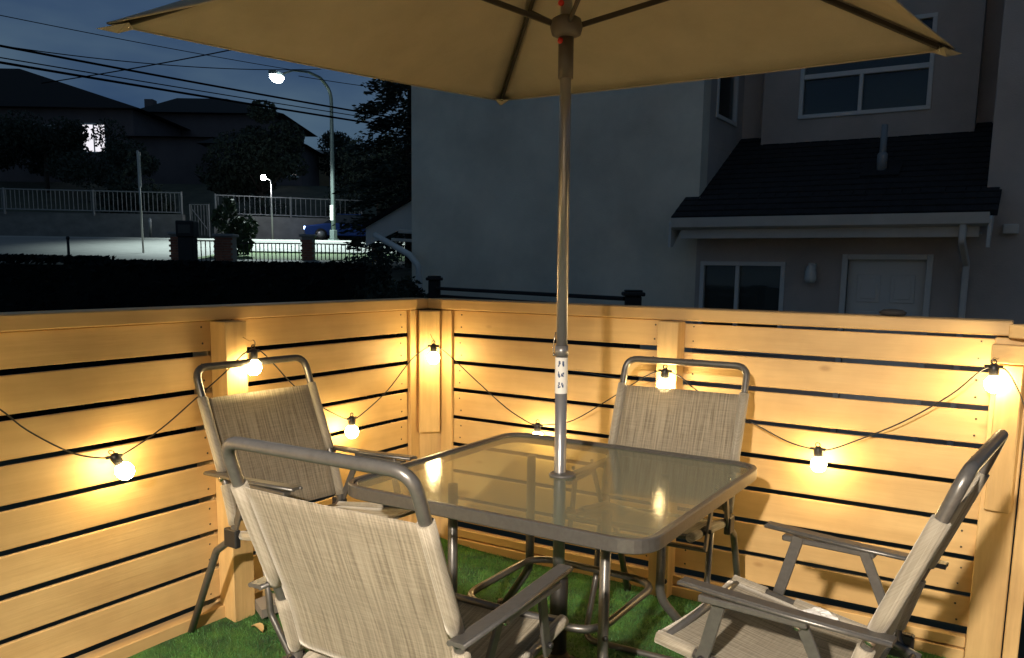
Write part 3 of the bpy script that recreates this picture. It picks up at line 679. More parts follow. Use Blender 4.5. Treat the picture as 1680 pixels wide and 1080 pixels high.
window(-.15, 1.35, 3.29, 4.36, 7.8, vm=((.57, 3.34, 3.76),), hm=(3.79,), panes=((-.10, .55, 3.34, 3.76, 'far_glass'), (.59, 1.30, 3.34, 3.76, 'blind'), (-.10, 1.30, 3.82, 4.31, 'blind')))
window(6.97, 7.76, 3.25, 4.61, -.93, panes=((7.02, 7.71, 3.30, 4.56, 'far_glass'),), axis='x')
# door
b = MB(); b.box((.74, 6.47, -.55), (.80, 6.6, 1.60), .005); b.box((1.58, 6.47, -.55), (1.64, 6.6, 1.60), .005); b.box((.80, 6.472, 1.54), (1.58, 6.6, 1.598), .005); npart(b, 'door_frame', M['vinyl'])
b = MB(); b.box((.80, 6.55, -.5), (1.58, 6.59, 1.54)); dr = npart(b, 'door', M['vinyl'])
for (x0, x1) in ((.90, 1.14), (1.24, 1.48)):
    for (z0, z1) in ((1.08, 1.38), (.28, .98), (-.38, .18)):
        b = MB(); b.box((x0, 6.538, z0), (x1, 6.55, z1), .005); b.box((x0 + .04, 6.530, z0 + .04), (x1 - .04, 6.538, z1 - .04), .004); npart(b, 'door_panel', M['vinyl'], dr)
b = MB(); b.lathe([(.01, 0), (.028, .01), (.028, .04), (.012, .06)], 10, Matrix.Translation((.87, 6.55, .5)) @ Matrix.Rotation(pi / 2, 4, 'X')); npart(b, 'door_knob', M['galv'], dr)
# lean-to roof in courses
b = MB(); n = 16
y0, z0, y1, z1 = 6.06, 1.99, 8.04, 3.12
for k in range(n):
    f0, f1 = k / n, (k + 1.15) / n; ya, za = y0 + (y1 - y0) * f0, z0 + (z1 - z0) * f0; yb, zb = y0 + (y1 - y0) * min(f1, 1), z0 + (z1 - z0) * min(f1, 1)
    x0, x1 = (-1.10, 2.20) if ya < 6.48 else (-.93, 2.07)
    if ya < 6.48 and yb > 6.497: yb, zb = 6.497, z0 + (z1 - z0) * (6.497 - y0) / (y1 - y0)
    b.add([(x0, ya, za - .03), (x1, ya, za - .03), (x1, yb, zb - .03), (x0, yb, zb - .03), (x0, ya, za + .022), (x1, ya, za + .022), (x1, yb, zb + .004), (x0, yb, zb + .004)],
          [(0, 3, 2, 1), (4, 5, 6, 7), (0, 1, 5, 4), (1, 2, 6, 5), (2, 3, 7, 6), (3, 0, 4, 7)])
    # tabs, uneven butts of single shingles
    x = x0
    while x < x1 - .02:
        w = rnd.uniform(.12, .26); xe = min(x + w, x1); dz = rnd.uniform(.001, .006); s_ = (zb - za) / (yb - ya)
        b.add([(x + .004, ya - .004, za + .018), (xe - .004, ya - .004, za + .018), (xe - .004, ya + .1, za + .1 * s_ + .022 + dz), (x + .004, ya + .1, za + .1 * s_ + .022 + dz), (x + .004, ya - .004, za + .024 + dz), (xe - .004, ya - .004, za + .024 + dz)],
              [(0, 1, 5, 4), (4, 5, 2, 3)])
        x = xe
rf = npart(b, 'roof', M['shingle'])
b = MB(); b.tube([(1.0, 6.95, 2.5), (1.0, 6.95, 3.02)], .035, 12); b.lathe([(.055, 0), (.055, .2), (.04, .22)], 12, Matrix.Translation((1.0, 6.95, 2.5))); npart(b, 'vent_pipe', M['pipe'], rf)
b = MB(); b.prism([(.80, 6.80, 2.455), (1.20, 6.80, 2.455), (1.20, 7.1, 2.626), (.80, 7.1, 2.626)], (0, 0, .012)); npart(b, 'vent_flashing', M['shingle'], rf, recalc=True)
# gutter, fascia, soffit, rake boards
b = MB(); b.prism([(-1.06, 6.07, 1.88), (-1.06, 5.98, 1.905), (-1.06, 5.955, 1.99), (-1.06, 5.94, 1.99), (-1.06, 5.965, 1.885), (-1.06, 6.07, 1.86)], (3.2, 0, 0)); b.box((-1.06, 6.06, 1.865), (2.14, 6.075, 1.985)); npart(b, 'gutter', M['trim'], recalc=True)
b = MB(); b.box((-.98, 6.08, 1.76), (2.06, 6.11, 1.90), .004); npart(b, 'fascia', M['trim'])
b = MB(); b.box((-.98, 6.112, 1.80), (2.06, 6.5, 1.82)); npart(b, 'soffit', M['trim'])
for x in (-1.10, 2.13):
    b = MB(); b.prism([(x, 6.0, 1.66), (x, 6.07, 1.66), (x, 6.5, 2.02), (x, 6.5, 2.20), (x, 6.0, 1.93)], (.03, 0, 0)); npart(b, 'rake_board', M['trim'], recalc=True)
b = MB(); b.tube(fillet([(1.92, 6.02, 1.88), (1.92, 6.02, 1.72), (1.95, 6.44, 1.50), (1.95, 6.44, -.5)], .05, 4), 0, flat=(.07, .06)); npart(b, 'downpipe', M['trim'])
b = MB(); b.lathe([(.05, -.10), (.065, -.06), (.06, .02), (.045, .08), (.02, .10)], 14, Matrix.Translation((.43, 6.41, 1.38))); b.box((.39, 6.44, 1.42), (.47, 6.5, 1.5), .01); npart(b, 'wall_light', M['vinyl'])
b = MB(); b.box((2.24, 6.44, 1.80), (2.38, 6.5, 1.90), .01); npart(b, 'vent_hood', M['trim'])

# small gabled porch beyond the tall wall's left edge
t = bpy.data.objects.new('gable_porch', None); C.objects.link(t); t.location = WP(-2.0, 13.4, -.6); tag(t, 'small pale gable end with white downpipe at the left edge of the stucco wall', 'porch roof'); gI = Matrix.Translation(-t.location)
def gp(b, name, m, recalc=True):
    o = b.build(name, m, recalc=recalc); o.parent = t; o.matrix_parent_inverse = gI; return o
b = MB(); b.prism([WP(-2.30, 13.2, 1.70), WP(-2.30, 13.2, 1.98), WP(-1.45, 13.2, 2.48), WP(-1.2, 13.2, 2.48), WP(-1.2, 13.2, 1.95), WP(-1.78, 13.2, 1.95)], FR * .05); gp(b, 'gable_board', M['trim'])
b = MB(); b.prism([WP(-2.34, 13.12, 1.97), WP(-1.2, 13.12, 2.64), WP(-1.2, 13.12, 2.70), WP(-2.34, 13.12, 2.03)], FR * 2.4); gp(b, 'roof', M['far_roof'])
b = MB(); b.tube([WP(-1.78, 13.1, 1.93), WP(-1.2, 13.1, 1.90)], 0, flat=(.05, .06)); b.tube([WP(-1.9, 13.2, 1.80), WP(-1.2, 13.2, 1.78)], 0, flat=(.12, .05)); gp(b, 'eave_beam', M['trim'], False)
b = MB(); b.tube(fillet([WP(-2.12, 13.0, 1.86), WP(-1.50, 12.2, 1.56), WP(-1.36, 12.1, 1.40), WP(-1.34, 12.1, 1.1), WP(-1.34, 12.1, -.5)], .12, 5), .045, 12); gp(b, 'downpipe', M['trim'], False)

# ================================================================== THE DECK
b0 = thing('deck_floor', (0, 0, 0), None, None); tag(b0, kind='structure')
pl = MB(); pl.box((-.2, 0, -.025), (4.6, .137, 0), .004); pp = None
k = 0; y = -6.4
while y < .0:
    o = pp.copy() if pp else pl.build('plank', M['deck'], b0)
    if pp: C.objects.link(o); o.parent = b0
    pp = pp or o; o.location = (0, y, 0); y += .142
b = MB(); b.box((-.25, -6.5, -.22), (4.65, .12, -.03)); b.build('joists', M['deck'], b0)

def board_set(fence, along, u0, u1, m, skipz=()):
    """eight horizontal boards, pitch 137 mm, between u0 and u1 on the wall plane"""
    zs = [(.128, .240), (.258, .377), (.396, .513), (.532, .651), (.669, .788), (.806, .924), (.943, 1.061), (1.080, 1.180 if u0 > 1.2 else 1.190)]
    for i, (z0, z1) in enumerate(zs):
        b = MB(); j = rnd.uniform(-.0015, .0015)
        L = u1 - u0
        if along == 'x': b.box((-L / 2, 0, 0), (L / 2, .015, z1 - z0), .0025); loc = ((u0 + u1) / 2, j, z0)
        else: b.box((-.015, -L / 2, 0), (0, L / 2, z1 - z0), .0025); loc = (j, (u0 + u1) / 2, z0)
        o = b.build('board', m, fence, loc); o.rotation_euler = (rnd.uniform(-.002, .002), rnd.uniform(-.002, .002), 0)
FL = thing('deck_fence', (0, -2, 0), 'left tan slatted deck fence running toward the dark hedge', 'fence', 'slatted fences round the deck')
FRt = thing('deck_fence', (1.3, 0, 0), 'right tan slatted deck fence in front of the stucco townhouse', 'fence', 'slatted fences round the deck')
FL.location = (0, 0, 0); FRt.location = (0, 0, 0)
board_set(FL, 'y', -1.19, -.085, M['wood_y']); board_set(FL, 'y', -2.44, -1.2, M['wood_y']); board_set(FL, 'y', -3.7, -2.445, M['wood_y']); board_set(FL, 'y', -5.0, -3.705, M['wood_y'])
board_set(FRt, 'x', .13, 1.29, M['wood_x']); board_set(FRt, 'x', 1.30, 2.56, M['wood_x'])
def wb(fence, name, lo, hi, m, c=.003, mtx=None):
    b = MB(); b.box(lo, hi, c, mtx); return b.build(name, m, fence)
# posts, seen in front of the boards
wb(FL, 'post', (.001, -1.305, -.02), (.085, -1.205, 1.19), M['wood_z']); wb(FL, 'post', (.001, -2.50, -.02), (.085, -2.41, 1.19), M['wood_z']); wb(FL, 'post', (.001, -3.75, -.02), (.085, -3.66, 1.19), M['wood_z'])
wb(FL, 'post', (-.11, -1.30, -.6), (-.022, -1.21, 1.19), M['wood_z']); 
wb(FRt, 'post', (1.262, -.085, -.02), (1.352, -.001, 1.19), M['wood_z'])
# corner: two edge strips, a cross board and a proud upper board
wb(FL, 'trim_strip', (.001, -.155, .0), (.022, -.085, 1.19), M['wood_z'])
wb(FRt, 'trim_strip', (.105, -.022, .0), (.170, -.001, 1.19), M['wood_z'])
mt = Matrix.Translation((.052, -.052, 0)) @ Matrix.Rotation(radians(45), 4, 'Z')
wb(FRt, 'corner_board', (-.085, 0, .0), (.085, .02, 1.188), M['wood_z'], .003, mt)
wb(FRt, 'corner_post', (-.052, -.045, .585), (.052, -.002, 1.187), M['wood_z'], .004, mt)
# cap rails and sole plates
wb(FL, 'cap_rail', (-.10, -5.0, 1.193), (.026, .012, 1.243), M['wood_y'], .004)
wb(FRt, 'cap_rail', (.028, -.026, 1.193), (2.52, .10, 1.243), M['wood_x'], .004)
wb(FL, 'sole_plate', (-.03, -5.0, .0), (.03, -.16, .098), M['wood_y'], .003)
wb(FRt, 'sole_plate', (.17, -.03, .0), (2.47, .03, .050), M['wood_x'], .003)
wb(FRt, 'kick_board', (.17, -.022, .056), (2.47, .02, .096), M['wood_x'], .003)
# right hand end of the right fence
wb(FRt, 'end_post', (2.472, -.036, .0), (2.583, .09, 1.187), M['wood_z'], .003)
wb(FRt, 'end_strip', (2.588, -.045, .0), (2.634, .09, 1.187), M['wood_z'], .003)
mt2 = Matrix.Translation((2.535, -.062, 0)) @ Matrix.Rotation(radians(-12), 4, 'Z')
wb(FRt, 'corner_post', (-.045, -.02, .59), (.035, .024, 1.10), M['wood_z'], .004, mt2)
mt3 = Matrix.Translation((2.47, -.075, 0)) @ Matrix.Rotation(radians(-14), 4, 'Z')
wb(FRt, 'brace', (0, -.02, 1.105), (.36, .02, 1.168), M['wood_x'], .003, mt3)
mt4 = Matrix.Translation((2.523, -.05, 0)) @ Matrix.Rotation(radians(-28), 4, 'Z')
wb(FRt, 'cap_rail', (0, -.03, 1.19), (.40, .09, 1.236), M['wood_x'], .004, mt4)
# screw heads, two to a board end
M['screw'] = mat('screw_head', (.10, .085, .06), .5, .5)
for F, us in ((FL, (-.20, -1.16, -1.34, -2.2)), (FRt, (.21, 1.22, 1.39, 2.43))):
    b = MB()
    for u in us:
        for i in range(8):
            for dz in (.03, .09):
                z = .12 + .137 * i + dz; uu = u + rnd.uniform(-.006, .006)
                q = Matrix.Translation((.0005, uu, z)) @ Matrix.Rotation(pi / 2, 4, 'Y') if F is FL else Matrix.Translation((uu, -.0005, z)) @ Matrix.Rotation(pi / 2, 4, 'X')
                b.lathe([(.0035, -.001), (.0042, .0), (.0030, .0016)], 8, q)
    tag(b.build('screw_heads', M['screw'], F), kind='stuff')
# little things on and by the fence
b = MB(); b.lathe([(.012, 0), (.038, .004), (.044, .014), (.030, .024), (.01, .026)], 14, Matrix.Translation((2.135, .03, 1.243)) @ Matrix.Diagonal((1.1, .7, 1, 1)))
tag(b.build('cap_cleat', M['iron']), 'small dark oval lump on the fence cap in front of the white door', 'cleat')
b = MB(); b.prism([(.075, -1.20, .06), (.16, -1.24, .05), (.17, -1.06, .05), (.09, -1.02, .06)], (0, 0, .035)); b.prism([(.10, -1.16, .096), (.15, -1.17, .087), (.155, -1.08, .087), (.105, -1.06, .096)], (0, 0, .012))
tag(b.build('grey_wedge', M['grey_wood'], recalc=True), 'small grey wedge of wood at the foot of the left fence post', 'wedge')

# ------------------------------------------------------------------ artificial turf
def turf_z(x, y):
    e = max(0, 1 - x / .45); return .012 + .045 * e * e + .003 * sin(x * 7 + y * 3) + .002 * sin(y * 11 - x * 5)
b = MB(); nx, ny = 60, 60; x0, x1, y0, y1 = .032, 2.62, -3.6, -.034; vs = []
for j in range(ny + 1):
    for i in range(nx + 1):
        x, y = x0 + (x1 - x0) * i / nx, y0 + (y1 - y0) * j / ny; vs.append((x, y, turf_z(x, y)))
b.add(vs, [(j * (nx + 1) + i, j * (nx + 1) + i + 1, (j + 1) * (nx + 1) + i + 1, (j + 1) * (nx + 1) + i) for j in range(ny) for i in range(nx)], True)
M['turf'] = mat('turf', (.05, .15, .025), .8, noise=((9, 9, 9), .55, 1.5), bump=((300, 300, 300), 1.0), tint=(.02, .085, .045))
M['blade'] = mat('turf_blade', (.075, .22, .045), .55, noise=((4.5, 4.5, 4.5), .42, 1.35), tint=(.06, .25, .09))
tf = b.build('turf_backing', M['turf']); tag(tf, kind='structure')
tf.name = 'turf_mat'
b = MB(); tr = random.Random(9); vs = []; fs = []
NB = 90000
for i in range(NB):
    x = tr.uniform(x0 + .01, x1 - .01); y = tr.uniform(-2.5, y1 - .003)
    z = turf_z(x, y); h_ = tr.uniform(.006, .014); a = tr.uniform(0, 6.28); w = .0016; lx, ly = tr.gauss(0, .005), tr.gauss(0, .005)
    o = len(vs); vs += [(x - cos(a) * w, y - sin(a) * w, z), (x + cos(a) * w, y + sin(a) * w, z), (x + lx, y + ly, z + h_)]; fs.append((o, o + 1, o + 2))
b.v = vs; b.f = fs; b.sm = [False] * len(fs)
tb = b.build('turf_pile', M['blade']); tag(tb, 'short bright green artificial grass pile covering the deck', 'artificial grass', kind='stuff')
lf = [(.20, -1.30, 0, 'dry tan leaf on the turf near the left fence post')]
for x, y, a, lab in lf:
    b = MB(); z = turf_z(x, y) + .013; q = []
    for k in range(7):
        t_ = k / 6; w = .014 * sin(pi * t_) + .001; px, py = (t_ - .5) * .06, .012 * sin(3 * t_); zz = .008 * sin(pi * t_ * 1.5) + .006
        q += [(px, py - w, zz + .004), (px, py, zz - .002), (px, py + w, zz + .006)]
    b.add(q, [(3 * k + j, 3 * k + j + 1, 3 * k + j + 4, 3 * k + j + 3) for k in range(6) for j in (0, 1)], True)
    o = b.build('dry_leaf', M['leaf_dry'], loc=(x, y, z)); o.rotation_euler = (0, 0, a); tag(o, lab, 'leaf')

# ================================================================== TABLE
T = thing('patio_table', (1.27, -.90, 0), 'square glass-topped metal patio table with rounded corners', 'table')
HS = .523
rim = fillet([(-HS, -HS, .695), (HS, -HS, .695), (HS, HS, .695), (-HS, HS, .695)], .10, 8, closed=True)
b = MB(); b.tube(rim, 0, closed=True, flat=(.018, .041), upv=(0, 0, 1)); b.build('rim', M['metal'], T)
b = MB(); b.tube([(p.x * .975, p.y * .975, .704) for p in rim], .007, 8, closed=True); b.build('lip', M['metal'], T)
g2 = fillet([(-HS + .014, -HS + .014, 0), (HS - .014, -HS + .014, 0), (HS - .014, HS - .014, 0), (-HS + .014, HS - .014, 0)], .092, 8, closed=True)
b = MB(); n = len(g2); K = 24
hole = [Vector((.026 * cos(2 * pi * k / n), .026 * sin(2 * pi * k / n), 0)) for k in range(n)]
off = 0
best = min(range(n), key=lambda s: (g2[s].normalized() - Vector((1, 0, 0))).length)
g2 = g2[best:] + g2[:best]
vs = [Vector((p.x, p.y, .706)) for p in g2] + [Vector((p.x, p.y, .706)) for p in hole]
b.add(vs, [(i, (i + 1) % n, n + (i + 1) % n, n + i) for i in range(n)])
b.build('glass_top', M['table_glass'], T)
b = MB(); b.lathe([(.027, .700), (.044, .704), (.046, .712), (.040, .716), (.0265, .714)], 24); b.build('hole_ring', M['collar'], T)
LEG = [((-.275, -.25), (-.36, -.34)), ((-.28, .27), (-.43, .31)), ((.26, .27), (.40, .38)), ((.285, -.25), (.37, -.34))]
for (x, y), (fx, fy) in LEG:
    pts = fillet([(x, y, .690), (x, y, .24), (fx, fy, .03)], .12, 6)
    b = MB(); b.tube(pts, .0165, 12); lg = b.build('leg', M['metal'], T)
    b = MB(); b.lathe([(.019, -.03), (.021, .012), (.019, .02)], 10, Matrix.Translation((fx, fy, .042))); b.build('foot_cap', M['black_plastic'], lg)
    b = MB(); d = Vector((x, y, 0)).normalized() * .017; b.lathe([(.004, -.006), (.009, -.004), (.009, .004), (.004, .006)], 8, Matrix.Translation((x * 1.0 + d.x, y + d.y, .30)) @ Matrix.Rotation(pi / 2, 4, 'X')); b.build('bolt', M['black_plastic'], lg)
b = MB(); s_ = .252; b.tube(fillet([(-s_, -s_ + .012, .295), (s_, -s_ + .012, .295), (s_, s_ + .012, .295), (-s_, s_ + .012, .295)], .11, 7, closed=True), .013, 10, closed=True); b.build('brace_ring', M['metal'], T)

# ================================================================== UMBRELLA
U = thing('patio_umbrella', (1.262, -.89, 0), 'open beige square patio umbrella standing through the glass table', 'umbrella')
def ux(z): return Vector((-.0115 * z, .003 * z, z))
b = MB(); b.lathe([(.03, .012), (.085, .014), (.09, .022), (.05, .04), (.034, .07)], 28); b.lathe([(.031, .03), (.031, .34), (.027, .345)], 20); b.build('base', M['metal_dark'], U)
b = MB(); b.tube([ux(.08), ux(1.135)], .0205, 20); b.build('lower_pole', M['pole'], U)
b = MB(); b.tube([ux(1.125), ux(2.62)], .0185, 20); b.build('upper_pole', M['pole'], U)
b = MB(); b.tube([ux(1.11), ux(1.145)], .0222, 20); b.build('joint_collar', M['pole'], U)
b = MB(); b.tube([ux(.985), ux(1.106)], .0214, 28, cap=False); lb = b.build('printed_label', M['label'], U)
# printed marks on the sticker: three rows of small blue-black pictograms
rr = random.Random(2)
for row, zc in enumerate((1.086, 1.050, 1.013)):
    for s_ in (-1, 1):
        b = MB()
        for q in range(9):
            ang = -1.15 + s_ * .27 + rr.uniform(-.16, .16); z = zc + rr.uniform(-.008, .008); w = rr.uniform(.04, .11); hh = rr.uniform(.0016, .0042); R = .0218; c0 = ux(z)
            v = []
            for (aa, zz) in ((-w, -hh), (w, -hh), (w, hh), (-w, hh)): v.append(c0 + Vector((R * cos(ang + aa), R * sin(ang + aa), zz)))
            b.add(v, [(0, 1, 2, 3)])
        b.build('printed_mark', M['ink'], lb)
b = MB(); c0 = ux(1.17); side = Vector((-.86, -.5, 0)) * .021
b.tube([c0 + side + ZU * .02, c0 + side * 1.25 + ZU * -.01, c0 + side * 1.35 + ZU * -.045, c0 + side * 1.15 - ZU * .06], .0022, 6); b.lathe([(.003, 0), (.006, .004), (.003, .009)], 8, Matrix.Translation(c0 + side * 1.2 - ZU * .06)); b.build('locking_pin', M['chrome'], U)
b = MB(); b.tube([ux(2.0), ux(2.125)], .0245, 20); b.build('runner_sleeve', M['hub'], U)
b = MB(); b.lathe([(.026, 0), (.046, .008), (.052, .03), (.046, .055), (.028, .065)], 20, Matrix.Translation(ux(2.125))); hub = b.build('runner_hub', M['hub'], U)
for z in (2.112, 2.225):
    b = MB(); d = Vector((-.35, -.94, 0)) * .021; b.lathe([(.004, -.006), (.009, -.003), (.010, .006), (.005, .012)], 10, Matrix.Translation(ux(z) + d) @ Matrix.Rotation(pi / 2, 4, 'X')); b.build('red_button', M['red'], hub)
ZC = 2.58
crown = ux(ZC)
cor = [Vector((.972, .919, 2.169)), Vector((-.963, 1.036, 2.187)), Vector((-1.08, -.899, 2.087)), Vector((.855, -1.016, 2.069))]
for c in cor: c.x += 0.03
# canopy: four cloth panels, each a little slack between the ribs
b = MB(); NS = 14
def canopy_pt(c0, c1, s, t):
    e = c0.lerp(c1, t); p = crown.lerp(e, s)
    dip = -.035 * sin(pi * s * .9) * (abs(t - .5) * 2) ** 2 * 0
    sag = -.012 * sin(pi * t) * s * s + -.03 * sin(pi * s) * (1 - .4 * sin(pi * t))
    inward = (crown - e); inward.z = 0; p = p + inward.normalized() * (.02 * sin(pi * t) * s * s)
    p.z += sag + .03 * sin(pi * s)
    return p
for k in range(4):
    vs = [canopy_pt(cor[k], cor[(k + 1) % 4], i / NS, j / NS) for i in range(NS + 1) for j in range(NS + 1)]
    b.add(vs, [(i * (NS + 1) + j, i * (NS + 1) + j + 1, (i + 1) * (NS + 1) + j + 1, (i + 1) * (NS + 1) + j) for i in range(NS) for j in range(NS)], True)
cn = b.build('canopy', M['canopy'], U); sm = cn.modifiers.new('cloth', 'SOLIDIFY'); sm.thickness = .0016
for k in range(4):
    c0, c1 = cor[k], cor[(k + 1) % 4]
    b = MB(); b.tube([canopy_pt(c0, c1, 1, j / NS) for j in range(NS + 1)], .0035, 6); b.build('hem', M['canopy'], cn)
b = MB(); b.lathe([(.02, ZC + .0), (.16, ZC - .03), (.17, ZC - .022), (.03, ZC + .05)], 20); b.build('top_vent', M['canopy'], U)
for k, c in enumerate(cor):
    dn = Vector((0, 0, -.016)); top = crown + dn; end = c + (crown - c).normalized() * .06 + dn
    b = MB(); b.tube([top, end], 0, flat=(.011, .018)); rb = b.build('rib', M['canopy_rib'], U)
    b = MB(); mid = top.lerp(end, .47); h0 = ux(2.165) + Vector((c.x, c.y, 0)).normalized() * .045; b.tube([h0, mid + Vector((0, 0, -.012))], 0, flat=(.010, .017)); b.build('strut', M['canopy_rib'], U)
    b = MB(); dd = (c - crown).normalized(); s_ = dd.cross(ZU).normalized() * .035
    b.add([c + dd * .035 + dn * .3, c - dd * .07 + s_ + dn * 1.7, c - dd * .07 - s_ + dn * 1.7, c - dd * .03 + dn * 2.3], [(0, 1, 3), (0, 3, 2), (1, 2, 3), (0, 2, 1)]); b.build('corner_pocket', M['canopy'], cn)
    b = MB(); b.lathe([(.005, -.01), (.009, 0), (.005, .012)], 8, Matrix.Translation(end + Vector((0, 0, -.004)))); b.build('rib_tip', M['chrome'], rb)

# ================================================================== CHAIRS
HW = .245   # tube centre half width
def sling_panel(path, hw, sag_dir, sag, name, m, parent, cols=10, thick=.002):
    """path: list of (y, z) along the panel; ribbon between the side tubes with a slack middle"""
    me = bpy.data.meshes.new(name); vs = []; uv = []; n = len(path); L = 0; Ls = [0]
    for i in range(1, n): L += math.hypot(path[i][0] - path[i - 1][0], path[i][1] - path[i - 1][1]); Ls.append(L)
    for i, (y, z) in enumerate(path):
        for j in range(cols + 1):
            t = j / cols; x = -hw + 2 * hw * t; s = sag * sin(pi * t) * (.6 + .4 * sin(pi * i / (n - 1)))
            vs.append((x, y + sag_dir[0] * s, z + sag_dir[1] * s)); uv.append((x, Ls[i]))
    fs = [(i * (cols + 1) + j, i * (cols + 1) + j + 1, (i + 1) * (cols + 1) + j + 1, (i + 1) * (cols + 1) + j) for i in range(n - 1) for j in range(cols)]
    me.from_pydata(vs, [], fs); me.polygons.foreach_set('use_smooth', [True] * len(fs)); ul = me.uv_layers.new(name='UVMap')
    for p in me.polygons:
        for li, vi in zip(p.loop_indices, p.vertices): ul.data[li].uv = uv[vi]
    me.materials.append(m); o = bpy.data.objects.new(name, me); C.objects.link(o); o.parent = parent
    sd = o.modifiers.new('thickness', 'SOLIDIFY'); sd.thickness = thick; sd.offset = 0
    return o
def uv_tube(pts, r, name, m, parent, seg=12):
    b = MB(); b.tube(pts, r, seg); o = b.build(name, m, parent); me = o.data; ul = me.uv_layers.new(name='UVMap')
    for p in me.polygons:
        for li, vi in zip(p.loop_indices, p.vertices):
            v = me.vertices[vi].co; ul.data[li].uv = (v.x * 1.5 + (vi % seg) * .008, v.z + v.y)
    return o
def lerp_path(P, n):
    out = []; seg = []; L = 0
    for a, b_ in zip(P, P[1:]): seg.append(math.dist(a, b_)); L += seg[-1]
    for k in range(n + 1):
        s = L * k / n; i = 0
        while i < len(seg) - 1 and s > seg[i]: s -= seg[i]; i += 1
        t = min(1, s / seg[i]); out.append((P[i][0] + (P[i + 1][0] - P[i][0]) * t, P[i][1] + (P[i + 1][1] - P[i][1]) * t))
    return out
def bz(z):          # back tube: forward offset at height z
    K = [(.50, .195), (.655, .150), (.945, .035), (1.04, 0.0)]
    for (z0, y0), (z1, y1) in zip(K, K[1:]):
        if z <= z1: return y0 + (y1 - y0) * (z - z0) / (z1 - z0)
    return 0
def make_chair(label):
    t = thing('folding_chair', (0, 0, 0), label, 'chair', 'folding sling chairs round the glass table')
    # back frame: one bent tube from rear foot over the top to the other rear foot
    side = [(-.10, .022), (.085, .40), (.175, .46), (.195, .50), (.150, .655), (.035, .945), (0, 1.04)]
    L_ = [Vector((-HW, y, z)) for y, z in side]; R_ = [Vector((HW, y, z)) for y, z in side]
    pts = fillet(L_ + R_[::-1], [0, .05, .06, .06, .1, .1, .065, .065, .1, .1, .06, .06, .05, 0], 6)
    b = MB(); b.tube(pts, .0135, 12); b.build('back_frame', M['metal'], t)
    for s in (-1, 1):
        b = MB(); b.lathe([(.016, -.012), (.017, .016), (.015, .024)], 10, Matrix.Translation((s * HW, -.102, .016))); b.build('foot_cap', M['black_plastic'], t)
    # sling back
    sp_ = lerp_path([(bz(.52), .52), (bz(.655), .655), (bz(.935), .935)], 14)
    sling_panel(sp_, HW, (-1, 0), .014, 'back_sling', M['sling'], t)
    for s in (-1, 1):
        for z0, z1 in ((.515, .650), (.690, .940)):
            uv_tube([(s * HW, bz(z0 + (z1 - z0) * k / 5), z0 + (z1 - z0) * k / 5) for k in range(6)], .0185, 'sling_sleeve', M['sleeve'], t)
    # seat rails and seat sling
    for s in (-1, 1):
        b = MB(); b.tube(fillet([(s * .232, .13, .452), (s * .232, .20, .475), (s * .232, .61, .535)], .05, 4), .0115, 10); b.build('seat_rail', M['metal'], t)
        uv_tube([(s * .232, .20 + .245 * k / 4, .475 + .0365 * k / 4) for k in range(5)], .016, 'seat_sleeve', M['sleeve'], t)
        uv_tube([(s * .232, .525 + .095 * k / 3, .5225 + .014 * k / 3) for k in range(4)], .016, 'seat_sleeve', M['sleeve'], t)
    sling_panel(lerp_path([(.19, .479), (.40, .505), (.625, .543)], 12), .232, (0, -1), .022, 'seat_sling', M['sling'], t)
    b = MB(); b.tube([(-.232, .605, .533), (.232, .605, .533)], .010, 10); b.build('seat_bar', M['metal'], t)
    b = MB(); b.tube([(-.232, .145, .455), (.232, .145, .455)], .009, 10); b.build('seat_bar', M['metal'], t)
    for s in (-1, 1):
        # armrest with rolled edges
        b = MB(); b.tube([(s * .272, .095, .690), (s * .272, .30, .694), (s * .272, .545, .706)], 0, flat=(.034, .010), upv=(0, 0, 1))
        for e in (-1, 1): b.tube([(s * .272 + e * .016, .095, .688), (s * .272 + e * .016, .30, .692), (s * .272 + e * .016, .548, .704)], .0055, 8)
        ar = b.build('armrest', M['metal'], t)
        b = MB(); b.box((s * .272 - .016, .26, .672), (s * .272 + .016, .50, .688), .003, None); b.build('bracket', M['metal'], ar)
        # front flat bar, arm to seat rail and on to the floor leg
        b = MB(); b.tube([(s * .258, .455, .690), (s * .252, .488, .56), (s * .252, .505, .50)], 0, flat=(.009, .030), upv=(0, 1, 0)); b.build('arm_support', M['metal'], t)
        b = MB(); b.tube([(s * .258, .285, .684), (s * .25, .20, .50)], 0, flat=(.009, .026), upv=(0, 1, 0)); b.build('arm_support', M['metal'], t)
        for (yy, zz) in ((.497, .527), (.455, .672), (.285, .664)):
            b = MB(); b.lathe([(.003, .006), (.008, .004), (.008, -.004)], 10, Matrix.Translation((s * (.263 if zz < .6 else .266), yy, zz)) @ Matrix.Rotation(s * pi / 2, 4, 'Y')); b.build('bolt', M['black_plastic'] if zz < .6 else M['chrome'], t)
        b = MB(); b.lathe([(.004, .022), (.012, .018), (.012, 0), (.008, -.01)], 12, Matrix.Translation((s * HW, bz(.672), .672)) @ Matrix.Rotation(s * pi / 2, 4, 'Y')); b.build('bolt', M['chrome'], t)
        b = MB(); b.box((s * .25 - .012, .15, .435), (s * .25 + .012, .215, .50), .004); b.build('hinge', M['black_plastic'], t)
    # front legs: U of tube with a floor bar
    lp = [Vector((-.215, .30, .49)), Vector((-.215, .33, .22)), Vector((-.20, .46, .022))]
    pts = fillet(lp + [Vector((-p.x, p.y, p.z)) for p in lp[::-1]], [0, .06, .05, .05, .06, 0], 5)
    b = MB(); b.tube(pts, .012, 10); b.build('front_leg', M['metal'], t)
    b = MB(); b.tube([(-.213, .305, .395), (.213, .305, .395)], 0, flat=(.024, .012)); b.build('cross_brace', M['metal'], t)
    return t
CH = make_chair('chair at the left side of the table, its back against the left fence')
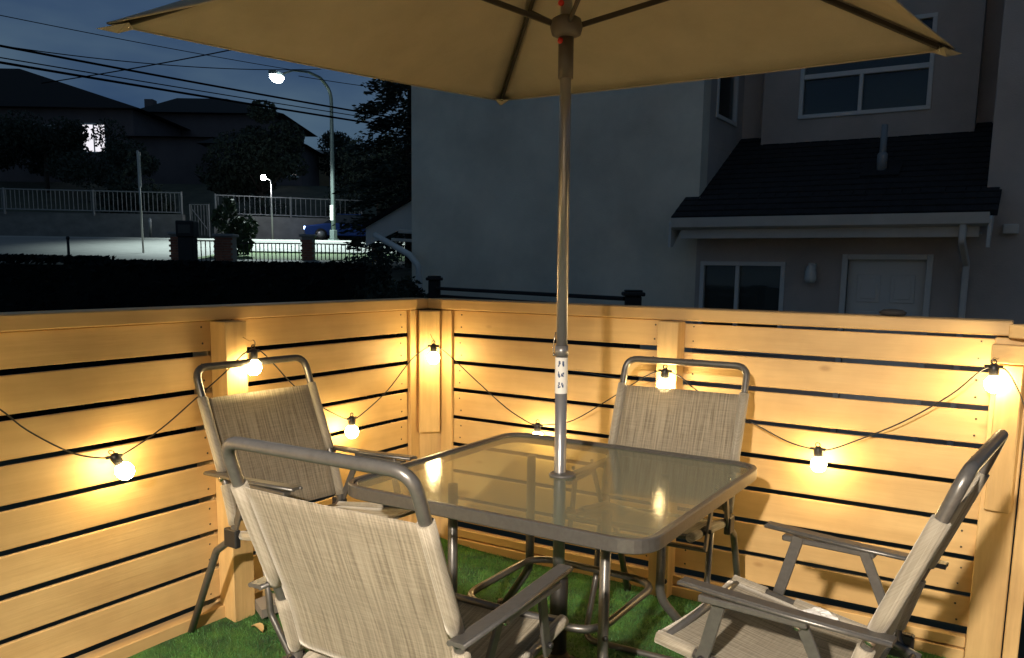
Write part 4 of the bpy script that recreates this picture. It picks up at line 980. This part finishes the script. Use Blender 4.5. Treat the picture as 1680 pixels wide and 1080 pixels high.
CH.location = (.135, -1.225, .0); CH.rotation_euler = (0, 0, radians(-90 - 3))
c = dup(CH, 'nearest chair seen from behind, front left, its beige back facing the camera', (1.428, -2.215, 0), radians(.8))
c = dup(CH, 'far chair behind the table with a lit bulb showing through its mesh back', (1.425, -.185, 0), radians(180 + 3))
for ch in [x for x in C.objects if x.parent == c and x.name.startswith('armrest')]: ch.location.z = -.055      # tucked under the table rim
for ch in [x for x in C.objects if x.parent == c and x.name.startswith('arm_support')]: ch.scale.z = .92
c = dup(CH, 'side-on chair right of the table with a white tissue on its seat', (2.52, -1.37, 0), radians(90 - 5))
# crumpled tissue on the right-hand chair's seat
b = MB(); rr = random.Random(4); vs = []; fs = []; nu, nv = 14, 10
for i in range(nv + 1):
    for j in range(nu):
        th = pi * i / nv; ph = 2 * pi * j / nu; r = .040 * (1 + rr.uniform(-.28, .28))
        vs.append((r * sin(th) * cos(ph) * 1.25, r * sin(th) * sin(ph), max(r * cos(th) * .45, -.012)))
for i in range(nv):
    for j in range(nu): fs.append((i * nu + j, i * nu + (j + 1) % nu, (i + 1) * nu + (j + 1) % nu, (i + 1) * nu + j))
b.add(vs, fs); tag(b.build('crumpled_tissue', M['tissue'], loc=(2.175, -1.16, .512)), 'crumpled white tissue on the seat of the right-hand chair', 'tissue')

# ================================================================== STRING LIGHTS
sock = [((.080, -1.757, .773), (.090, -1.731, .724), 'left-most lit globe bulb, tilted, on the left fence'),
        ((.140, -1.226, 1.085), (.140, -1.226, 1.022), 'lit globe bulb hooked on the left fence post above the left chair'),
        ((.085, -.644, .738), (.085, -.644, .680), 'lit globe bulb low on the left fence near the corner'),
        ((.150, -.141, 1.026), (.150, -.141, .966), 'lit globe bulb hanging on the corner post'),
        ((.700, -.085, .694), (.700, -.085, .634), 'globe bulb low on the right fence, hidden behind the table edge below its black socket'),
        ((1.324, -.140, .994), (1.324, -.140, .936), 'lit globe bulb shining through the far chair mesh back'),
        ((1.927, -.085, .737), (1.933, -.085, .679), 'lit globe bulb low in the middle of the right fence'),
        ((2.478, -.120, 1.094), (2.483, -.120, 1.037), 'right-most lit globe bulb by the end post of the right fence'),
        ((.140, -2.400, 1.085), (.140, -2.400, 1.022), 'lit globe bulb hooked on the second post of the left fence, outside the view'),
        ((.080, -2.960, .755), (.080, -2.960, .697), 'lit globe bulb low on the left fence near the house, outside the view'),
        ((2.950, -.300, .775), (2.950, -.300, .717), 'lit globe bulb hanging free right of the end post, outside the view')]
for a, c, lab in sock:
    A, B = Vector(a), Vector(c); d = (A - B).normalized(); q = Vector((0, 0, 1)).rotation_difference(d).to_matrix().to_4x4()
    t = thing('string_light', B, lab, 'light bulb', 'globe string lights on the fences'); mt = q
    b = MB(); prof = [(.003, -.031), (.014, -.0285), (.0235, -.020), (.029, -.006), (.029, .004), (.025, .015), (.016, .024), (.012, .030)]
    b.lathe(prof, 18, mt); b.build('globe', M['bulb'], t)
    b = MB(); b.lathe([(.012, .026), (.0155, .030), (.0165, .050), (.0155, .062), (.008, .068)], 14, mt)
    along = Vector((0, 1, 0)) if a[0] < .2 and a[1] < -.2 else Vector((1, 0, 0))
    if a[1] == -.141: along = Vector((.7, .7, 0))
    top = d * .058; b.tube([top - along * .028 + ZU * .0, top + along * .028], .0055, 8); sk = b.build('socket', M['black_plastic'], t)
    b = MB(); rg = [d * .074 + (along * cos(k * pi / 6) + d * sin(k * pi / 6)) * .0085 for k in range(12)]; b.tube(rg, .002, 6, closed=True); b.build('hanging_loop', M['black_plastic'], sk)
cable = [(.06,-3.6,1.08),(.07,-3.3,.90),(.08,-3.02,.765),(.080,-2.960,.757),(.08,-2.90,.765),(.10,-2.66,.93),(.135,-2.45,1.075),(.140,-2.40,1.083),(.135,-2.35,1.078),(.08,-2.22,1.045),(.050,-2.149,1.010),(.050,-2.085,0.971),(.050,-2.012,0.898),(.050,-1.886,0.808),(.075,-1.805,0.778),(.080,-1.757,.775),(.080,-1.720,0.778),(.070,-1.573,0.837),(.090,-1.448,0.925),(.128,-1.335,1.02),(.140,-1.272,1.074),(.140,-1.226,1.082),(.135,-1.184,1.076),(.100,-1.083,1.010),(.080,-.979,.925),(.060,-.827,.823),(.083,-.690,.745),(.085,-.644,.737),(.085,-.594,.741),(.080,-.401,.830),(.120,-.275,.965),(.138,-.175,1.018),(.150,-.141,1.024),(.175,-.135,1.018),(.235,-.128,.982),(.380,-.110,.870),(.532,-.085,.753),(.660,-.085,.696),(.700,-.085,.693),(.742,-.085,.697),(.873,-.070,.730),(1.063,-.100,.848),(1.248,-.135,.970),(1.324,-.140,.992),(1.390,-.138,.974),(1.446,-.115,.926),(1.568,-.095,.854),(1.684,-.070,.801),(1.808,-.080,.752),(1.893,-.085,.736),(1.962,-.085,.738),(2.046,-.060,.775),(2.208,-.080,.870),(2.356,-.095,.985),(2.44,-.118,1.077),(2.478,-.120,1.092),(2.515,-.118,1.085),(2.555,-.105,1.02),(2.60,-.11,.93),(2.70,-.16,.86),(2.83,-.23,.80),(2.95,-.30,.777),(3.05,-.36,.785),(3.3,-.5,.86)]
def catmull(P, n=5):
    P = [Vector(p) for p in P]; out = []
    for i in range(len(P) - 1):
        a, b_, c, d = P[max(i - 1, 0)], P[i], P[i + 1], P[min(i + 2, len(P) - 1)]
        for k in range(n):
            t = k / n; out.append(.5 * ((2 * b_) + (c - a) * t + (2 * a - 5 * b_ + 4 * c - d) * t * t + (3 * b_ - a - 3 * c + d) * t ** 3))
    out.append(P[-1]); return out
b = MB(); b.tube(catmull(cable), .0026, 6); tag(b.build('string_light_cable', M['cable']), 'thin dark cable draped in swags along both fences linking the bulbs', 'cable')
hooks = [((.087, -1.226, 1.130), (.140, -1.226, 1.110), 'screw hook in the left fence post above its bulb'), ((.10, -.10, 1.075), (.150, -.141, 1.046), 'screw hook in the corner post above its bulb'),
         ((1.324, -.087, 1.03), (1.324, -.140, 1.014), 'screw hook in the right fence post above the far chair'), ((2.500, -.082, 1.13), (2.478, -.12, 1.114), 'screw hook under the brace at the right end of the fence')]
for a, c, lab in hooks:
    A, B = Vector(a), Vector(c); b = MB(); pts = [A, A.lerp(B, .6)]
    ce = B + ZU * .0; dv = (B - A); dv.z = 0; dv.normalize()
    pts += [ce + dv * .012 * cos(k) + ZU * .012 * sin(k) for k in (2.4, 1.6, .8, 0, -.8, -1.6, -2.4)]
    b.tube(fillet(pts, .004, 3), .0018, 6); tag(b.build('screw_hook', M['chrome']), lab, 'hook', 'hooks holding the string lights')

# ================================================================== HOUSE BEHIND THE CAMERA WITH ITS PORCH LIGHT
t = thing('home_wall', (2, -5.2, -.6), 'plain stucco house wall carrying the hooded porch light', 'house wall')
b = MB(); b.box((-3.2, -.2, 0), (4.5, 0, 6)); b.build('wall', M['stucco'], t)
t = thing('porch_light', (2.42, -5.18, 2.45), 'hooded porch downlight on the house wall', 'porch light')
b = MB(); b.box((-.05, -.02, -.09), (.05, .012, .09), .005); b.tube([(0, .01, .06), (0, .12, .10), (0, .2, .08)], .012, 8); b.build('bracket', M['metal_dark'], t)
b = MB(); b.lathe([(.005, .085), (.05, .075), (.095, .03), (.10, -.005), (.096, -.005), (.09, .028), (.045, .066), (.004, .072)], 24, Matrix.Translation((0, .2, 0))); b.build('hood', M['metal_dark'], t)
b = MB(); b.lathe([(.004, .02), (.07, .022), (.07, .026), (.004, .03)], 20, Matrix.Translation((0, .2, 0))); b.build('lens', M['porch'], t)
ld = bpy.data.lights.new('porch_beam', 'SPOT'); ld.energy = PORCH; ld.color = (1.0, .86, .70); ld.spot_size = radians(106); ld.spot_blend = .35; ld.shadow_soft_size = .06
lo = bpy.data.objects.new('porch_beam', ld); C.objects.link(lo); lo.parent = t; lo.location = (0, .2, -.02); lo.rotation_euler = (radians(90 - 58), 0, radians(-12))

for o in [o for o in bpy.data.objects if o.name == 'tmp']: bpy.data.objects.remove(o)
